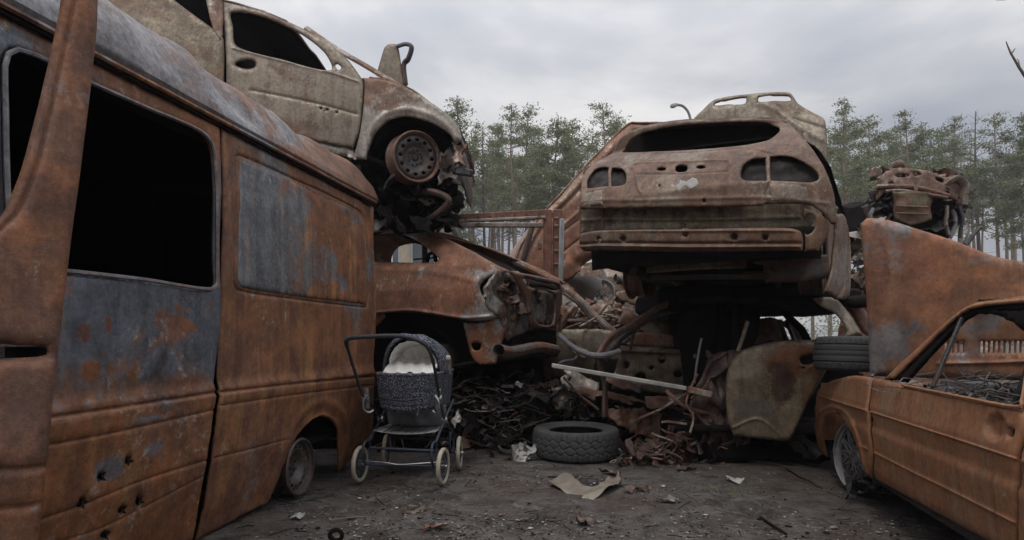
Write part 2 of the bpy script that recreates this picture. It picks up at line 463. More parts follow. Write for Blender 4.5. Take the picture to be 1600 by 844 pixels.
def rust(name, a=ORANGE, b=BROWN, c=OCHRE, patch=GREY, pa=.35, ash=.25, dk=.3, sc=1.0, seed=0, streak=.5, rough=.78, ashc=ASH, bmp=.35, ext=None, var=1.0, stains=(), mot=.7):
    t = NT(name); s = seed*3.17
    v = t.map(loc=(s, -s, s*.5)); vs = t.map(sc=(7, 7, .55), loc=(s, s, 0))
    big = t.noise(v, 1.1*sc, 5, .62, .8); mid = t.noise(v, 4.5*sc, 8, .68, .4); fine = t.noise(v, 38*sc, 6, .75)
    stn = t.noise(vs, 1.3*sc, 5, .6, .2); fine2 = t.noise(v, 120*sc, 3, .7)
    col = t.mix(t.ramp(mid, .36, .64), b, a)
    tone = t.noise(t.map(loc=(-s, s*.3, s)), .85*sc, 6, .6, .5)
    col = t.mix(t.math('MULTIPLY', t.ramp(tone, .48, .66), .65*var), col, tuple(lerp(b[i]*1.1, (.13, .085, .072)[i], .55) for i in range(3)))
    col = t.mix(t.math('MULTIPLY', t.ramp(t.noise(t.map(loc=(s*.7, 2, -s)), 2.1*sc, 9, .72, .6), .50, .40), .55*var), col, tuple(x*.55 for x in a))
    col = t.mix(t.math('MULTIPLY', t.ramp(stn, .50, .66), streak), col, c)
    col = t.mix(t.math('MULTIPLY', t.ramp(t.noise(vs, 2.7*sc, 4, .6), .52, .7), streak*.7), col, tuple(x*.55 for x in b))
    # remaining paint / bluish bare steel
    pm = t.math('ADD', t.math('MULTIPLY', big, .72), t.math('MULTIPLY', mid, .28))
    pmask = t.ramp(t.math('ADD', pm, t.math('MULTIPLY', t.math('SUBTRACT', fine, .5), .09)), .66-pa*.5, .70-pa*.42)
    if ext is not None: pmask = t.math('MAXIMUM', pmask, ext(t, fine, mid))
    pc = t.mix(t.ramp(fine, .35, .7), tuple(x*.72 for x in patch), tuple(x*1.12 for x in patch))
    pc = t.mix(t.ramp(stn, .35, .62), pc, tuple(x*1.25 for x in patch))
    col = t.mix(pmask, col, pc)
    for (cc, rr, colr, am_) in stains:
        col = t.mix(t.math('MULTIPLY', blob(t, cc, rr, mid, fine), am_), col, colr)
    # pale ash crust speckles
    am = t.math('MULTIPLY', t.ramp(t.noise(v, 16*sc, 7, .8, .3), .60-.12*ash, .68), t.ramp(t.noise(v, 1.7*sc, 3, .5), .60-.28*ash, .70-.2*ash))
    col = t.mix(t.math('MULTIPLY', am, .75), col, ashc)
    # dark scorch
    dm = t.ramp(t.noise(v, 2.4*sc, 7, .7, .6), .64-.2*dk, .78-.15*dk)
    col = t.mix(t.math('MULTIPLY', dm, .75), col, DARK)
    # grain, pits, scratches and thin runs
    vs2 = t.map(sc=(22, 22, 1.1), loc=(s, -s, 1))
    runs = t.noise(vs2, 1.0*sc, 6, .7, .15)
    col = t.mix(t.math('MULTIPLY', t.ramp(runs, .56, .68), .30*(streak+.3)), col, tuple(x*1.35 for x in c))
    col = t.mix(t.math('MULTIPLY', t.ramp(runs, .44, .34), .35*(streak+.3)), col, tuple(x*.5 for x in b))
    gr = t.math('MULTIPLY', t.ramp(fine, .28, .72, .78, 1.16), t.ramp(t.noise(v, 9*sc, 6, .7, .3), .34, .66, 1-.36*mot, 1+.25*mot))
    sc_ = t.N.new('ShaderNodeVectorMath'); sc_.operation = 'SCALE'; t.L.new(col, sc_.inputs[0]); t.L.new(gr, sc_.inputs['Scale']); col = sc_.outputs[0]
    pit = t.math('MULTIPLY', t.ramp(t.noise(v, 62*sc, 4, .7), .60, .66), t.ramp(t.noise(v, 3.3*sc, 5, .65), .46, .58))
    col = t.mix(t.math('MULTIPLY', pit, .7), col, (.028, .017, .013))
    col = t.mix(t.math('MULTIPLY', t.ramp(fine2, .60, .70), .22), col, (.42, .33, .25))
    h = t.math('ADD', t.math('MULTIPLY', fine, 1.0), t.math('MULTIPLY', fine2, .4))
    h = t.math('SUBTRACT', h, t.math('MULTIPLY', pit, .6))
    nb = t.bump(h, bmp*.6, .004); nb = t.bump(t.math('SUBTRACT', mid, t.math('MULTIPLY', pmask, .25)), bmp*.55, .012, nb)
    rg = t.ramp(fine, .3, .7, rough-.02, rough-.24)
    rg = t.mix(pmask, rg, t.ramp(fine, .3, .7, rough-.16, rough-.38))
    mt = t.math('MULTIPLY', pmask, .35)
    return t.fin(col, rg, mt, nb, .5)
def simple(name, col, rough=.8, var=.35, sc=12, bmp=.2, metal=0, col2=None, spec=.35, dist=.004):
    t = NT(name); v = t.map(); n = t.noise(v, sc, 6, .65); n2 = t.noise(v, sc*.22, 4, .6)
    c2 = col2 or tuple(x*(1-var) for x in col)
    c = t.mix(t.ramp(n, .35, .68), c2, col); c = t.mix(t.ramp(n2, .35, .65), t.mix(.35, c, c2), c)
    return t.fin(c, rough, metal, t.bump(n, bmp, dist), spec)
# ================================================================== materials
M = {}
M['van'] = rust('rusted_van_steel', a=(.255, .102, .044), b=(.145, .060, .033), c=(.33, .17, .06), patch=(.165, .155, .155), pa=.26, ash=.35, dk=.48, sc=1.0, seed=1, streak=.6, bmp=.25)
def zsplit(t):
    n = t.N.new('ShaderNodeSeparateXYZ'); t.L.new(t.tc.outputs['Object'], n.inputs[0]); return n.outputs[2]
def ysplit(t):
    n = t.N.new('ShaderNodeSeparateXYZ'); t.L.new(t.tc.outputs['Object'], n.inputs[0]); return n.outputs[1]
def loc_of(surf, px, py, root): return surf.pt(px, py)-root
VAN_ROOT = None
def sliding_mat(st):
    return rust('bare_blue_grey_steel_door', a=(.27, .098, .034), b=(.15, .06, .028), c=(.30, .16, .06), patch=(.12, .132, .155), pa=.24, ash=.62, dk=.38, sc=1.1, seed=2, streak=.3, bmp=.25, stains=st,
        ext=lambda t, f, m: t.math('MULTIPLY', t.math('MULTIPLY', t.ramp(t.math('ADD', t.math('ADD', zsplit(t), t.math('MULTIPLY', t.math('SUBTRACT', m, .5), .8)), 0.0), .72, .90), t.ramp(t.math('ADD', zsplit(t), t.math('MULTIPLY', t.math('SUBTRACT', m, .5), .7)), 1.95, 1.6)),
                                   t.math('SUBTRACT', 1.0, t.ramp(t.math('ADD', t.noise(t.map(loc=(4, 1, 2))      , 3.2, 8, .7, .5), t.math('MULTIPLY', m, .2)), .63, .72))))
M['van_roof'] = rust('rusted_van_roof', a=(.25, .115, .06), b=(.14, .07, .045), c=(.26, .20, .14), patch=(.17, .168, .175), pa=.26, ash=.25, dk=.3, sc=1.0, seed=3, streak=.2,
    ext=lambda t, f, m: t.ramp(t.math('ADD', ysplit(t), t.math('MULTIPLY', t.math('SUBTRACT', m, .5), 3.0)), 1.2, -.6))
M['front_door'] = rust('deep_orange_rust', a=(.25, .093, .034), b=(.13, .058, .034), c=(.22, .11, .05), patch=(.15, .12, .11), pa=.15, ash=.12, dk=.5, sc=1.6, seed=4, streak=.35, bmp=.6)
M['insert'] = rust('streaked_panel_rust', a=(.26, .095, .036), b=(.14, .062, .033), c=(.36, .17, .06), patch=(.15, .16, .17), pa=.20, ash=.35, dk=.2, sc=1.2, seed=9, streak=.9,
    ext=lambda t, f, m: t.ramp(t.math('ADD', ysplit(t), t.math('MULTIPLY', t.math('SUBTRACT', m, .5), 1.6)), 1.45, 1.0))
M['golf'] = rust('orange_rust_even', a=(.31, .138, .064), b=(.235, .096, .044), c=(.25, .165, .095), patch=(.16, .125, .105), pa=.15, ash=.12, dk=.08, sc=1.1, seed=5, streak=.9, bmp=.14, var=.35, mot=.25)
M['bonnet'] = rust('rust_with_grey_patches', a=(.30, .125, .058), b=(.20, .085, .045), c=(.34, .21, .11), patch=(.17, .155, .15), pa=.36, ash=.15, dk=.12, sc=1.0, seed=6, streak=.2, bmp=.3)
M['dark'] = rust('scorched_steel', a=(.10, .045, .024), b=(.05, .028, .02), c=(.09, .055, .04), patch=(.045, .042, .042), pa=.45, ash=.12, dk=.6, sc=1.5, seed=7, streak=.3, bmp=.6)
M['soot_and_shade'] = simple('soot_and_shade_black', (.016, .013, .012), .95, .5, 14, .4, spec=.08)  # charred black; also paints interior shade on the backing sheets
M['ashy'] = simple('grey_ash_debris', (.24, .23, .215), .9, .6, 22, .6, col2=(.07, .06, .055))
M['steel_wheel'] = rust('grey_brown_wheel_steel', a=(.095, .06, .042), b=(.06, .042, .034), c=(.12, .09, .07), patch=(.08, .072, .066), pa=.4, ash=.2, dk=.1, sc=4, seed=8, streak=.1)
M['rubber'] = simple('weathered_rubber', (.062, .06, .06), .82, .3, 25, .25)
M['burnt_rubber'] = simple('burnt_rubber', (.03, .028, .027), .9, .3, 25, .3)

# ================================================================== ground
def ground_mat():
    t = NT('damp_dirt'); v = t.map()
    a = t.noise(v, .7, 8, .65, .5); b = t.noise(v, 5, 9, .75, .5); c = t.noise(v, 30, 8, .8); g = t.noise(v, 120, 4, .75)
    col = t.mix(t.ramp(b, .38, .62), (.10, .084, .075), (.225, .204, .188))
    col = t.mix(t.ramp(a, .45, .60), col, t.mix(.5, col, (.11, .072, .05)))
    col = t.mix(t.ramp(t.noise(v, 2.1, 9, .75, 1.0), .56, .64), col, (.28, .262, .245))
    col = t.mix(t.math('MULTIPLY', t.ramp(t.noise(v, 1.3, 8, .75, .8), .52, .60), .8), col, (.045, .034, .028))
    col = t.mix(t.math('MULTIPLY', t.ramp(c, .56, .64), .65), col, (.30, .28, .255))
    col = t.mix(t.math('MULTIPLY', t.ramp(c, .44, .36), .8), col, (.02, .016, .014))
    col = t.mix(t.math('MULTIPLY', t.ramp(g, .58, .66), .4), col, (.36, .34, .31))
    h = t.math('ADD', t.math('MULTIPLY', c, 1.0), t.math('MULTIPLY', g, .4))
    nb = t.bump(b, 1.0, .09); nb = t.bump(h, 1.0, .03, nb)
    rg = t.ramp(a, .35, .6, .55, .92)
    return t.fin(col, rg, 0, nb, .4)
M['ground'] = ground_mat()
def gz(x, y):
    r = math.hypot(x-.3, y-4.2); k = 1 if r < 9 else max(0, 1-(r-9)/12)
    return k*(.028*noise.noise(Vector((x*.8, y*.8, 1)))+.012*noise.noise(Vector((x*3.1, y*3.1, 4)))+.006*noise.noise(Vector((x*9, y*9, 8))))-.012*k
def build_ground():
    n = 230
    def sp(t, c, a): return c+a*math.sinh(t*6.2)/math.sinh(6.2)
    xs = [sp(-1+2*i/n, 0.2, 1500) for i in range(n+1)]; ys = [sp(-1+2*i/n, 4.0, 1500) for i in range(n+1)]
    V = [(x, y, gz(x, y)) for y in ys for x in xs]
    F = [(j*(n+1)+i, j*(n+1)+i+1, (j+1)*(n+1)+i+1, (j+1)*(n+1)+i) for j in range(n) for i in range(n)]
    tag(link_mesh('ground', V, F, M['ground']), kind='structure')
build_ground()

# ================================================================== wheels
def wheel(c, ax, R0, W, mat, parent, nh=12, hr=.018, ring=.74, dish=.05, lug=5, style='steel', mat2=None, name='wheel', phase=0.0):
    """rim + disc under an empty; ax points outward"""
    c = Vector(c); ax = Vector(ax).normalized(); mat2 = mat2 or mat
    w = bpy.data.objects.new(name, None); COL.objects.link(w)
    if parent: w.parent = parent; w.location = c-origin_of(parent)
    else: w.location = c
    b = MB(); r = R0
    b.lathe([(r-.010, .004), (r, 0), (r+.002, -.006), (r-.006, -.014), (r-.022, -.020), (r-.024, -.045), (r-.045, -.065), (r-.05, -W*.6), (r-.024, -W+.03), (r-.018, -W+.014), (r, -W+.004), (r, -W)], c, ax, 56)
    b.build('rim', mat, w, solid=.005, ang=50)
    u = ax.orthogonal().normalized()
    if abs(ax.z) < .9: u = Vector((0, 0, 1)).cross(ax).normalized()
    v = ax.cross(u)
    r1 = r-.024
    def hh(a, d):
        q = math.hypot(a, d)/r1
        return interp(q, [0, .25, .33, .45, .60, .72, .86, 1.0], [-dish-.01, -dish-.012, -dish*1.15, -dish*1.25, -dish*.72, -dish*.42, -dish*.40, -dish*.85])
    S = Surf(c, u, v, hh)
    if style == 'steel':
        holes = [ell(ring*r1*math.cos(phase+2*math.pi*i/nh), ring*r1*math.sin(phase+2*math.pi*i/nh), hr, hr*.8, 10, 0) for i in range(nh)]
        holes += [ell(0, 0, r1*.17, r1*.17, 16)]
        holes += [ell(.33*r1*math.cos(2*math.pi*i/lug), .33*r1*math.sin(2*math.pi*i/lug), r1*.045, r1*.045, 8) for i in range(lug)]
        sheet(S, ell(0, 0, r1, r1, 60), holes, 'disc', mat2, w, res=.011, thick=.005, px=False, seg=.02, roll=None, dent=.001)
        h = MB(); h.lathe([(0, .012), (r1*.10, .012), (r1*.15, .004), (r1*.16, -.03)], c-ax*(dish+.012), ax, 20)
        for i in range(lug):
            a = 2*math.pi*(i+.5)/lug; p = c+(u*math.cos(a)+v*math.sin(a))*(.33*r1)-ax*(dish*1.1)
            h.lathe([(0, .012), (.008, .012), (.009, 0), (.009, -.02)], p, ax, 6)
        h.build('hub', M['dark'], w)
        d = MB(); d.lathe([(0, 0), (r1*.75, 0), (r1*.75, -.02), (0, -.02)], c-ax*(W*.62), ax, 30); d.build('brake_drum', M['dark'], w)
    elif style == 'cross':
        b = MB(); n = 14
        for i in range(n):
            a = 2*math.pi*i/n+phase
            for s_ in (-1, 1):
                p0 = c+(u*math.cos(a)+v*math.sin(a))*(r1*.24)-ax*.012
                p1 = c+(u*math.cos(a+s_*.42)+v*math.sin(a+s_*.42))*(r1*.99)-ax*.035
                b.bar(p0, p1, .010, .014, ax, .003)
        b.lathe([(0, .0), (r1*.2, -.0), (r1*.26, -.01), (r1*.26, -.04)], c, ax, 24)
        b.lathe([(r1*.93, -.03), (r1*.99, -.028), (r1*1.0, -.045), (r1*.93, -.045)], c, ax, 48, closed=True)
        b.build('spokes', mat2, w)
        d = MB(); d.lathe([(0, 0), (r1*.62, 0), (r1*.62, -.015), (0, -.015)], c-ax*(.09), ax, 30); d.build('brake_disc', M['dark'], w)
    elif style == 'spoke':
        b = MB(); n = nh
        for i in range(n):
            a = 2*math.pi*i/n+phase; dr = u*math.cos(a)+v*math.sin(a)
            b.bar(c+dr*(r1*.2)-ax*.01, c+dr*(r1*.97)-ax*.02, r1*.11, .02, ax, .004)
            for s_ in (-1, 1):
                dr2 = u*math.cos(a+s_*.2)+v*math.sin(a+s_*.2)
                b.bar(c+dr*(r1*.55)-ax*.02, c+dr2*(r1*.97)-ax*.03, r1*.07, .015, ax, .003)
        b.lathe([(0, 0), (r1*.2, 0), (r1*.27, -.02), (r1*.27, -.05)], c, ax, 20)
        b.build('spokes', mat2, w)
    return w

def tyre(name, c, ax, Ro, Ri, W, mat, seed=0, tread='chunky', top_dir=None, parent=None, **kw):
    """tyre with modelled tread: blocks by radial displacement of a fine lathe"""
    c = Vector(c); ax = Vector(ax).normalized(); u = ax.orthogonal().normalized(); w = ax.cross(u)
    n = 300; hw = W/2
    prof = []
    # tread face
    for i in range(25):
        t = -1+2*i/24; prof.append((Ro-.012*abs(t)**3.0, t*hw*.86, 1.0, t))
    side = [(Ro-.022, hw*.95, .6, 2), (Ro-.04, hw*.995, 0.15, 2), (lerp(Ro, Ri, .45), hw*1.0, 0, 2), (lerp(Ro, Ri, .7), hw*.93, 0, 2), (Ri+.016, hw*.84, 0, 2), (Ri+.004, hw*.80, 0, 2), (Ri, hw*.72, 0, 2),
            (Ri+.012, hw*.66, 0, 2), (lerp(Ro, Ri, .5), hw*.88, 0, 2), (Ro-.022, hw*.78, 0, 2)]
    prof += side
    prof += [(Ro-.018, 0, 0, 2)]
    prof += [(r, -z, k, 2) for r, z, k, q in side[::-1]]
    b = MB(); V = []; F = []; m = len(prof)
    for i, (r, z, k, q) in enumerate(prof):
        for j in range(n):
            a = 2*math.pi*j/n; rr = r
            if k > 0:
                t = z/hw; g = 0
                if tread == 'chunky':
                    for zc in (-.42, 0, .42):
                        zz = zc+.07*math.sin(a*26+zc*9)
                        g = max(g, 1-abs(t-zz)/.055)
                    ph = (a*52/(2*math.pi)+.9*abs(t)*math.copysign(1, t)+.25*math.sin(t*5)) % 1
                    if abs(t) > .48: g = max(g, 1-abs(ph-.5)/.13)
                    elif abs(t) > .08: g = max(g, (1-abs(((a*26/(2*math.pi)+1.3*t) % 1)-.5)/.09))
                    rr -= .010*max(0, min(1, g))*k
                else:
                    for zc in (-.5, -.17, .17, .5): g = max(g, 1-abs(t-zc)/.05)
                    ph = (a*64/(2*math.pi)+.8*t) % 1
                    if abs(t) > .5: g = max(g, .8*(1-abs(ph-.5)/.12))
                    rr -= .009*max(0, min(1, g))*k
            rr += .003*noise.noise(Vector((math.cos(a)*3, math.sin(a)*3, seed)))
            V.append(c+ax*z+u*(rr*math.cos(a))+w*(rr*math.sin(a)))
    for i in range(m):
        for j in range(n):
            F.append((i*n+j, i*n+(j+1) % n, ((i+1) % m)*n+(j+1) % n, ((i+1) % m)*n+j))
    b.add(V, F)
    o = b.build(name, mat, parent, loc=(c.x, c.y, c.z) if not parent else None, ang=35)
    return tag(o, **kw) if kw else o

# ================================================================== the van, left foreground
def van_h(u, v):
    return interp(v, [0, .15, .40, .66, .72, .78, 1.2, 1.7, 2.05, 2.3], [-.13, -.085, -.03, .005, .012, -.012, .0, -.012, -.04, -.06])
VS = Surf((-1.27, 3.85, 0), (.18, 1, 0), (0, 0, 1), van_h)
def rough_mass0(root, PV):
    b = MB(); b.tube([PV(.1, .35, .18), PV(.1, 1.6, .18)], .07, 10); b.build('rear_axle', M['soot_and_shade'], root)
    b = MB(); b.grid(lambda s, t: PV(lerp(-.9, 1.1, s), .75+.05*math.sin(s*9), lerp(.02, .32, t)), 20, 4); b.build('underbody_shade_sheet', M['soot_and_shade'], root, solid=.05)  # black sheet added to darken the view through the wheel arch
def build_van():
    root = thing('burnt_van', 'long rusted panel van along the left edge with blue-grey bare steel on its door', 'van', VS.at(-1.4, 0, -.95))
    u0 = VS.uv(344, 500)[0]
    # rear side
    q = lambda *a: [VS.uv(p[0], p[1])+tuple(p[2:]) for p in a]
    arch = [(529, 728), (530, 705), (528, 674), (518, 657), (502, 651), (481, 661), (465, 681), (444, 728), (421, 784)]
    outer = q((346, 193, 1), (400, 221), (500, 274), (579, 322, 1), (586, 420), (589, 500), (585, 600), (577, 688, 1), (530, 738, 1))+q(*arch[1:-1])+q((421, 784, 1), (370, 812), (309, 846, 1), (330, 740), (342, 640), (346, 612), (348, 400))
    beltA = [VS.uv(347, 613), VS.uv(460, 600), VS.uv(583, 588)]; beltB = [VS.uv(345, 634), VS.uv(460, 617), VS.uv(582, 602)]
    low = [VS.uv(336, 716), VS.uv(400, 700), VS.uv(450, 686)]
    rec = q((368, 246), (376, 243), (460, 280), (558, 327), (572, 345), (575, 476), (568, 480), (460, 467), (372, 453), (366, 440), (368, 246))
    flare = q((412, 788), (436, 724), (457, 668), (478, 640), (504, 628), (530, 640), (541, 672), (541, 720))
    sheet(VS, outer, (), 'rear_side_panel', M['van'], root, res=.017, thick=.015, px=False, roll=(.012, .008),
          lines=[(beltA, .013, -.020), (beltB, .010, -.008), (low, .009, -.008), (rec, .010, -.012), (flare, .045, .016), (q((446, 724), (467, 679), (484, 658), (502, 648), (520, 655), (531, 676)), .012, .012)], dent=.006, dsc=2.0, seed=1)
    sheet(VS, q((372, 250), (380, 248), (460, 285), (556, 332), (568, 350), (570, 472), (562, 474), (460, 462), (378, 449), (371, 438)), (), 'blank_window_panel', M['insert'], root, res=.018, thick=.006, px=False, roll=(.02, .006), dent=.006, dsc=3, d=.006, seed=2)
    # sliding door
    hole = [(q((145, 133))[0]), q((220, 166))[0], q((310, 205))[0], q((328, 226))[0], q((333, 260))[0], q((336, 430))[0], q((334, 447))[0], q((320, 452))[0], q((220, 437))[0], q((112, 425))[0]]
    uL = q((8, 200))[0][0]; zt = hole[0][1]; zb = hole[-1][1]
    hole = hole+[(uL+.03, zb-.0), (uL, zb+.06), (uL, zt-.08), (uL+.05, zt-.005)]
    uf = uL-.16
    dtop = [(uf, 2.045, 1), q((200, 100))[0], q((343, 188))[0]+(1,)]
    outer = dtop+q((345, 400), (344, 500), (340, 612), (327, 700), (312, 790), (302, 850))+[(u0-.045, .02, 1), (uf, .02, 1)]
    bh = []
    for (x, y, rx, ry) in ((157, 745, 4, 6), (200, 720, 3.5, 7), (128, 786, 4, 6), (190, 797, 4, 5), (217, 783, 3, 7), (163, 836, 5, 5), (262, 664, 0, 0)):
        if rx: bh.append([VS.uv(x+rx*math.cos(a)*(1+.3*math.sin(3*a)), y+ry*math.sin(a)*(1+.25*math.cos(2*a+x))) for a in [i*math.pi/5 for i in range(10)]])
    bA = [(uf, q((85, 652))[0][1]), q((85, 652))[0], q((220, 632))[0], q((341, 613))[0]]
    bB = [(uf, .655), q((85, 694))[0], q((220, 667))[0], q((338, 640))[0]]
    l3 = [(uf, q((100, 800))[0][1]), q((100, 800))[0], q((220, 752))[0], q((334, 716))[0]]
    l4 = [(uf, .30), q((140, 832))[0], q((230, 790))[0], q((322, 742))[0]]
    o = sheet(VS, outer, [hole]+bh, 'sliding_door', sliding_mat([(VS.pt(141, 580)-root.location, (.5, .05, .05), (.24, .085, .03), .9), (VS.pt(168, 505)-root.location, (.5, .02, .05), (.22, .075, .03), .8), (VS.pt(130, 520)-root.location, (.5, .035, .04), (.22, .075, .03), .7), (VS.pt(265, 530)-root.location, (.5, .05, .05), (.22, .08, .035), .6), (VS.pt(165, 735)-root.location, (.5, .07, .05), (.12, .13, .155), .8), (VS.pt(240, 700)-root.location, (.5, .07, .04), (.12, .13, .155), .7), (VS.pt(230, 655)-root.location, (.5, .12, .015), (.13, .14, .16), .7)]), root, res=.016, thick=.02, px=False, roll=(.012, .008), hroll=(.02, .010),
          lines=[(bA, .013, -.020), (bB, .010, -.009), (l3, .010, -.009), (l4, .010, -.006)], dent=.008, dsc=2.0, seed=3, d=.004)
    o['label'] = 'sliding door of bluish bare steel above and orange rust below, pierced by small holes'
    # petals round the shrapnel holes
    for (x, y) in ((157, 745), (200, 720), (128, 786), (190, 797), (217, 783), (163, 836)):
        c = VS.pt(x, y, .008); b = MB(); V_ = []; F_ = []
        for a in range(4):
            an = a*1.57+x; n_ = len(V_); d1 = VS.U*math.cos(an)+VS.V*math.sin(an); d2 = VS.U*math.cos(an+1.57)+VS.V*math.sin(an+1.57)
            V_ += [c+d1*.0125, c+(d1+d2)*.017+VS.N*(.009+.004*(a % 2))]
        F_ = [(2*a, 2*a+1, (2*a+2) % 8) for a in range(4)]
        b.add(V_, F_); b.build('torn_petal', M['soot_and_shade'], root, smooth=False)
    # window gasket lip
    b = MB(); b.tube([VS.at(u, v, .012) for u, v in crom(hole, True, .05)], .009, 6, closed=True); b.build('window_frame', M['van_roof'], root)
    # front pillar, header and lower sill of the front door opening
    sheet(VS, [(uf-.01, 2.045, 1), (uf-.01, .05, 1), (uf-.14, .05, 1), (uf-.16, 1.1), (uf-.16, 1.85), (uf-.3, 1.93), (-3.9, 1.93, 1), (-3.9, 2.045, 1)], (), 'door_pillar', M['van_roof'], root, res=.04, px=False, thick=.03, dent=.004)
    sheet(VS, [(uf-.01, .22, 1), (uf-.01, .03, 1), (-3.2, .03, 1), (-3.2, .22, 1)], (), 'sill', M['van'], root, res=.06, px=False, thick=.03, dent=.004, d=-.02)
    sheet(VS, [(-3.05, .3, 1), (-3.0, 1.2), (-3.4, 1.93), (-3.9, 2.045, 1), (-4.15, 1.2), (-4.3, .9), (-4.35, .35, 1)], (), 'front_wing', M['van'], root, res=.06, px=False, thick=.03, dent=.004)
    # roof
    prof = [(-.015, 2.055), (-.028, 2.075), (-.018, 2.11), (.02, 2.18), (.07, 2.255), (.13, 2.315), (.24, 2.355), (.5, 2.385), (.95, 2.41)]
    full = prof+[(1.9-a, z) for a, z in prof[-2::-1]]
    nu = 150
    def fn(s, t):
        u = lerp(-4.0, 1.22, s); k = t*(len(full)-1); i = min(int(k), len(full)-2); w = k-i
        ins = lerp(full[i][0], full[i+1][0], w); z = lerp(full[i][1], full[i+1][1], w)
        up = (z-2.055)/.33
        z += up*.05*sstep(1.2, -1.6, u)
        end = sstep(1.0, 1.24, u)**2; z -= up*.07*end; 
        p = VS.O+VS.U*(u-.10*end*up)+Vector((0, 0, z))+VS.N*(-ins-.035)
        dn = .045*noise.fractal(Vector((u*1.6, ins*2.2, z*1.2+4)), 1, 2, 3)+.018*(abs(noise.noise(Vector((u*3.5+ins*3, z*3, 9)))))
        return p+(VS.N*.7+Vector((0, 0, .7)))*dn*min(1, up*3)
    b = MB(); b.grid(fn, nu, (len(full)-1)*4); o = b.build('roof', M['van_roof'], root, solid=.012)
    # gutter rail
    b = MB()
    g = [VS.O+VS.U*u+Vector((0, 0, 2.048))+VS.N*(-.012+.004*noise.noise(Vector((u*3, 0, 0)))) for u in np.linspace(-4.0, 1.2, 60)]
    b.tube(g, .011, 6); 
    g2 = [p+Vector((0, 0, -.022))-VS.N*.012 for p in g]; b.tube(g2, .008, 6, mi=1)  # black strip paints the dark gap under the roof overhang
    b.build('rain_gutter', M['van'], root, mats=[M['van'], M['soot_and_shade']])
    # far side, floor, ends (mostly near-black, interior shade put into the colour)
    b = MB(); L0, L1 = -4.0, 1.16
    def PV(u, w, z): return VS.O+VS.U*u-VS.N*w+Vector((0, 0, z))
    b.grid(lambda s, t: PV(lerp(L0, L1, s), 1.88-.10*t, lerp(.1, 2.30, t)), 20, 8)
    o = b.build('far_side', M['soot_and_shade'], root, solid=.02)
    b = MB(); b.grid(lambda s, t: PV(lerp(L0, L1, s), lerp(.12, 1.86, t), .30), 10, 4); b.build('floor', M['soot_and_shade'], root, solid=.03)
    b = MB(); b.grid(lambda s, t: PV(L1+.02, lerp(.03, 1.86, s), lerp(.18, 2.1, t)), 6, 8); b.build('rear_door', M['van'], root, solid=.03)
    b = MB(); b.grid(lambda s, t: PV(L1-.06, lerp(.10, 1.80, s), lerp(.3, 2.32, t)), 6, 8); b.build('rear_shade_sheet', M['soot_and_shade'], root, solid=.02)  # black backing added to shut out sky behind the side window
    b = MB(); b.grid(lambda s, t: PV(lerp(L0, L1-.06, s), .085+.01*t, lerp(1.93, 2.14, t)), 20, 2); b.build('gap_shade_strip', M['soot_and_shade'], root, solid=.02)  # black strip added to close the bright gap under the roof
    b = MB(); b.grid(lambda s, t: PV(lerp(L0, L1-.05, s), lerp(.12, 1.80, t), 2.13), 12, 4); b.build('roof_shade_lining', M['soot_and_shade'], root, solid=.01)  # black sheet paints the dark inside of the roof
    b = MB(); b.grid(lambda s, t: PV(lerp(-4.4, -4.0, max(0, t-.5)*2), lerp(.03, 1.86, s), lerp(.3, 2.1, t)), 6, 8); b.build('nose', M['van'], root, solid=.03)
    b = MB(); b.grid(lambda s, t: PV(-2.1, lerp(.1, 1.8, s), lerp(.3, 2.1, t)), 3, 3); b.build('bulkhead', M['soot_and_shade'], root, solid=.02)
    # inner wheel housing
    arch_liner('wheel_housing', PV(0, .16, .22), VS.N, .33, .30, M['soot_and_shade'], root)
    # rear wheel, tyre burnt away
    rough_mass0(root, PV)
    wheel(VS.at(.085, .195, .03), (1, -.16, -.0), .172, .15, M['steel_wheel'], root, nh=15, hr=.0165, ring=.83, dish=.06, lug=6)
    wheel(PV(0, 1.83, .185), -VS.N, .182, .15, M['steel_wheel'], root, nh=16, hr=.0135, ring=.83, dish=.06, lug=6)
    # wire bead and shredded tyre cord under the rim
    b = MB(); r_ = random.Random(3)
    for i in range(16):
        a = VS.at(r_.uniform(-.12, .2), .02, .05+r_.uniform(0, .15)); b.tube(wob([a, a+Vector((r_.uniform(-.15, .15), r_.uniform(-.1, .15), r_.uniform(-.005, .03)))], .03, i), .0025, 4)
    b.build('tyre_cord', M['burnt_rubber'], root)
    # front door, swung ajar
    DS = Surf((-1.80, .9, 0), (.6, .85, 0), (0, 0, 1), lambda u, v: interp(v, [0, .3, .7, 1.2, 2.0], [-.05, -.01, .015, .0, -.03]))
    qd = lambda *a: [DS.uv(p[0], p[1])+tuple(p[2:]) for p in a]
    o_ = [(0.02, .12, 1)]+qd((52, 915, 1), (62, 844), (75, 730), (90, 580), (107, 425), (128, 260), (150, 80), (154, 0), (156, -80, 1))+[(.55, 2.12, 1), (.1, 1.5), (.0, 1.2, 1)]
    wh = qd((97, -30), (97, 0), (88, 55), (66, 150), (42, 240), (24, 296), (2, 340), (-60, 372))+[(.22, 1.28), (.20, 1.36), (.55, 1.9)]
    hh = qd((-8, 539), (30, 540), (74, 543), (76, 554), (40, 559), (-8, 560))
    dd = bpy.data.objects.new('front_door', None); COL.objects.link(dd); dd.parent = root; dd.location = DS.O-root.location
    dd['label'] = 'front door swung ajar, deep orange rust'
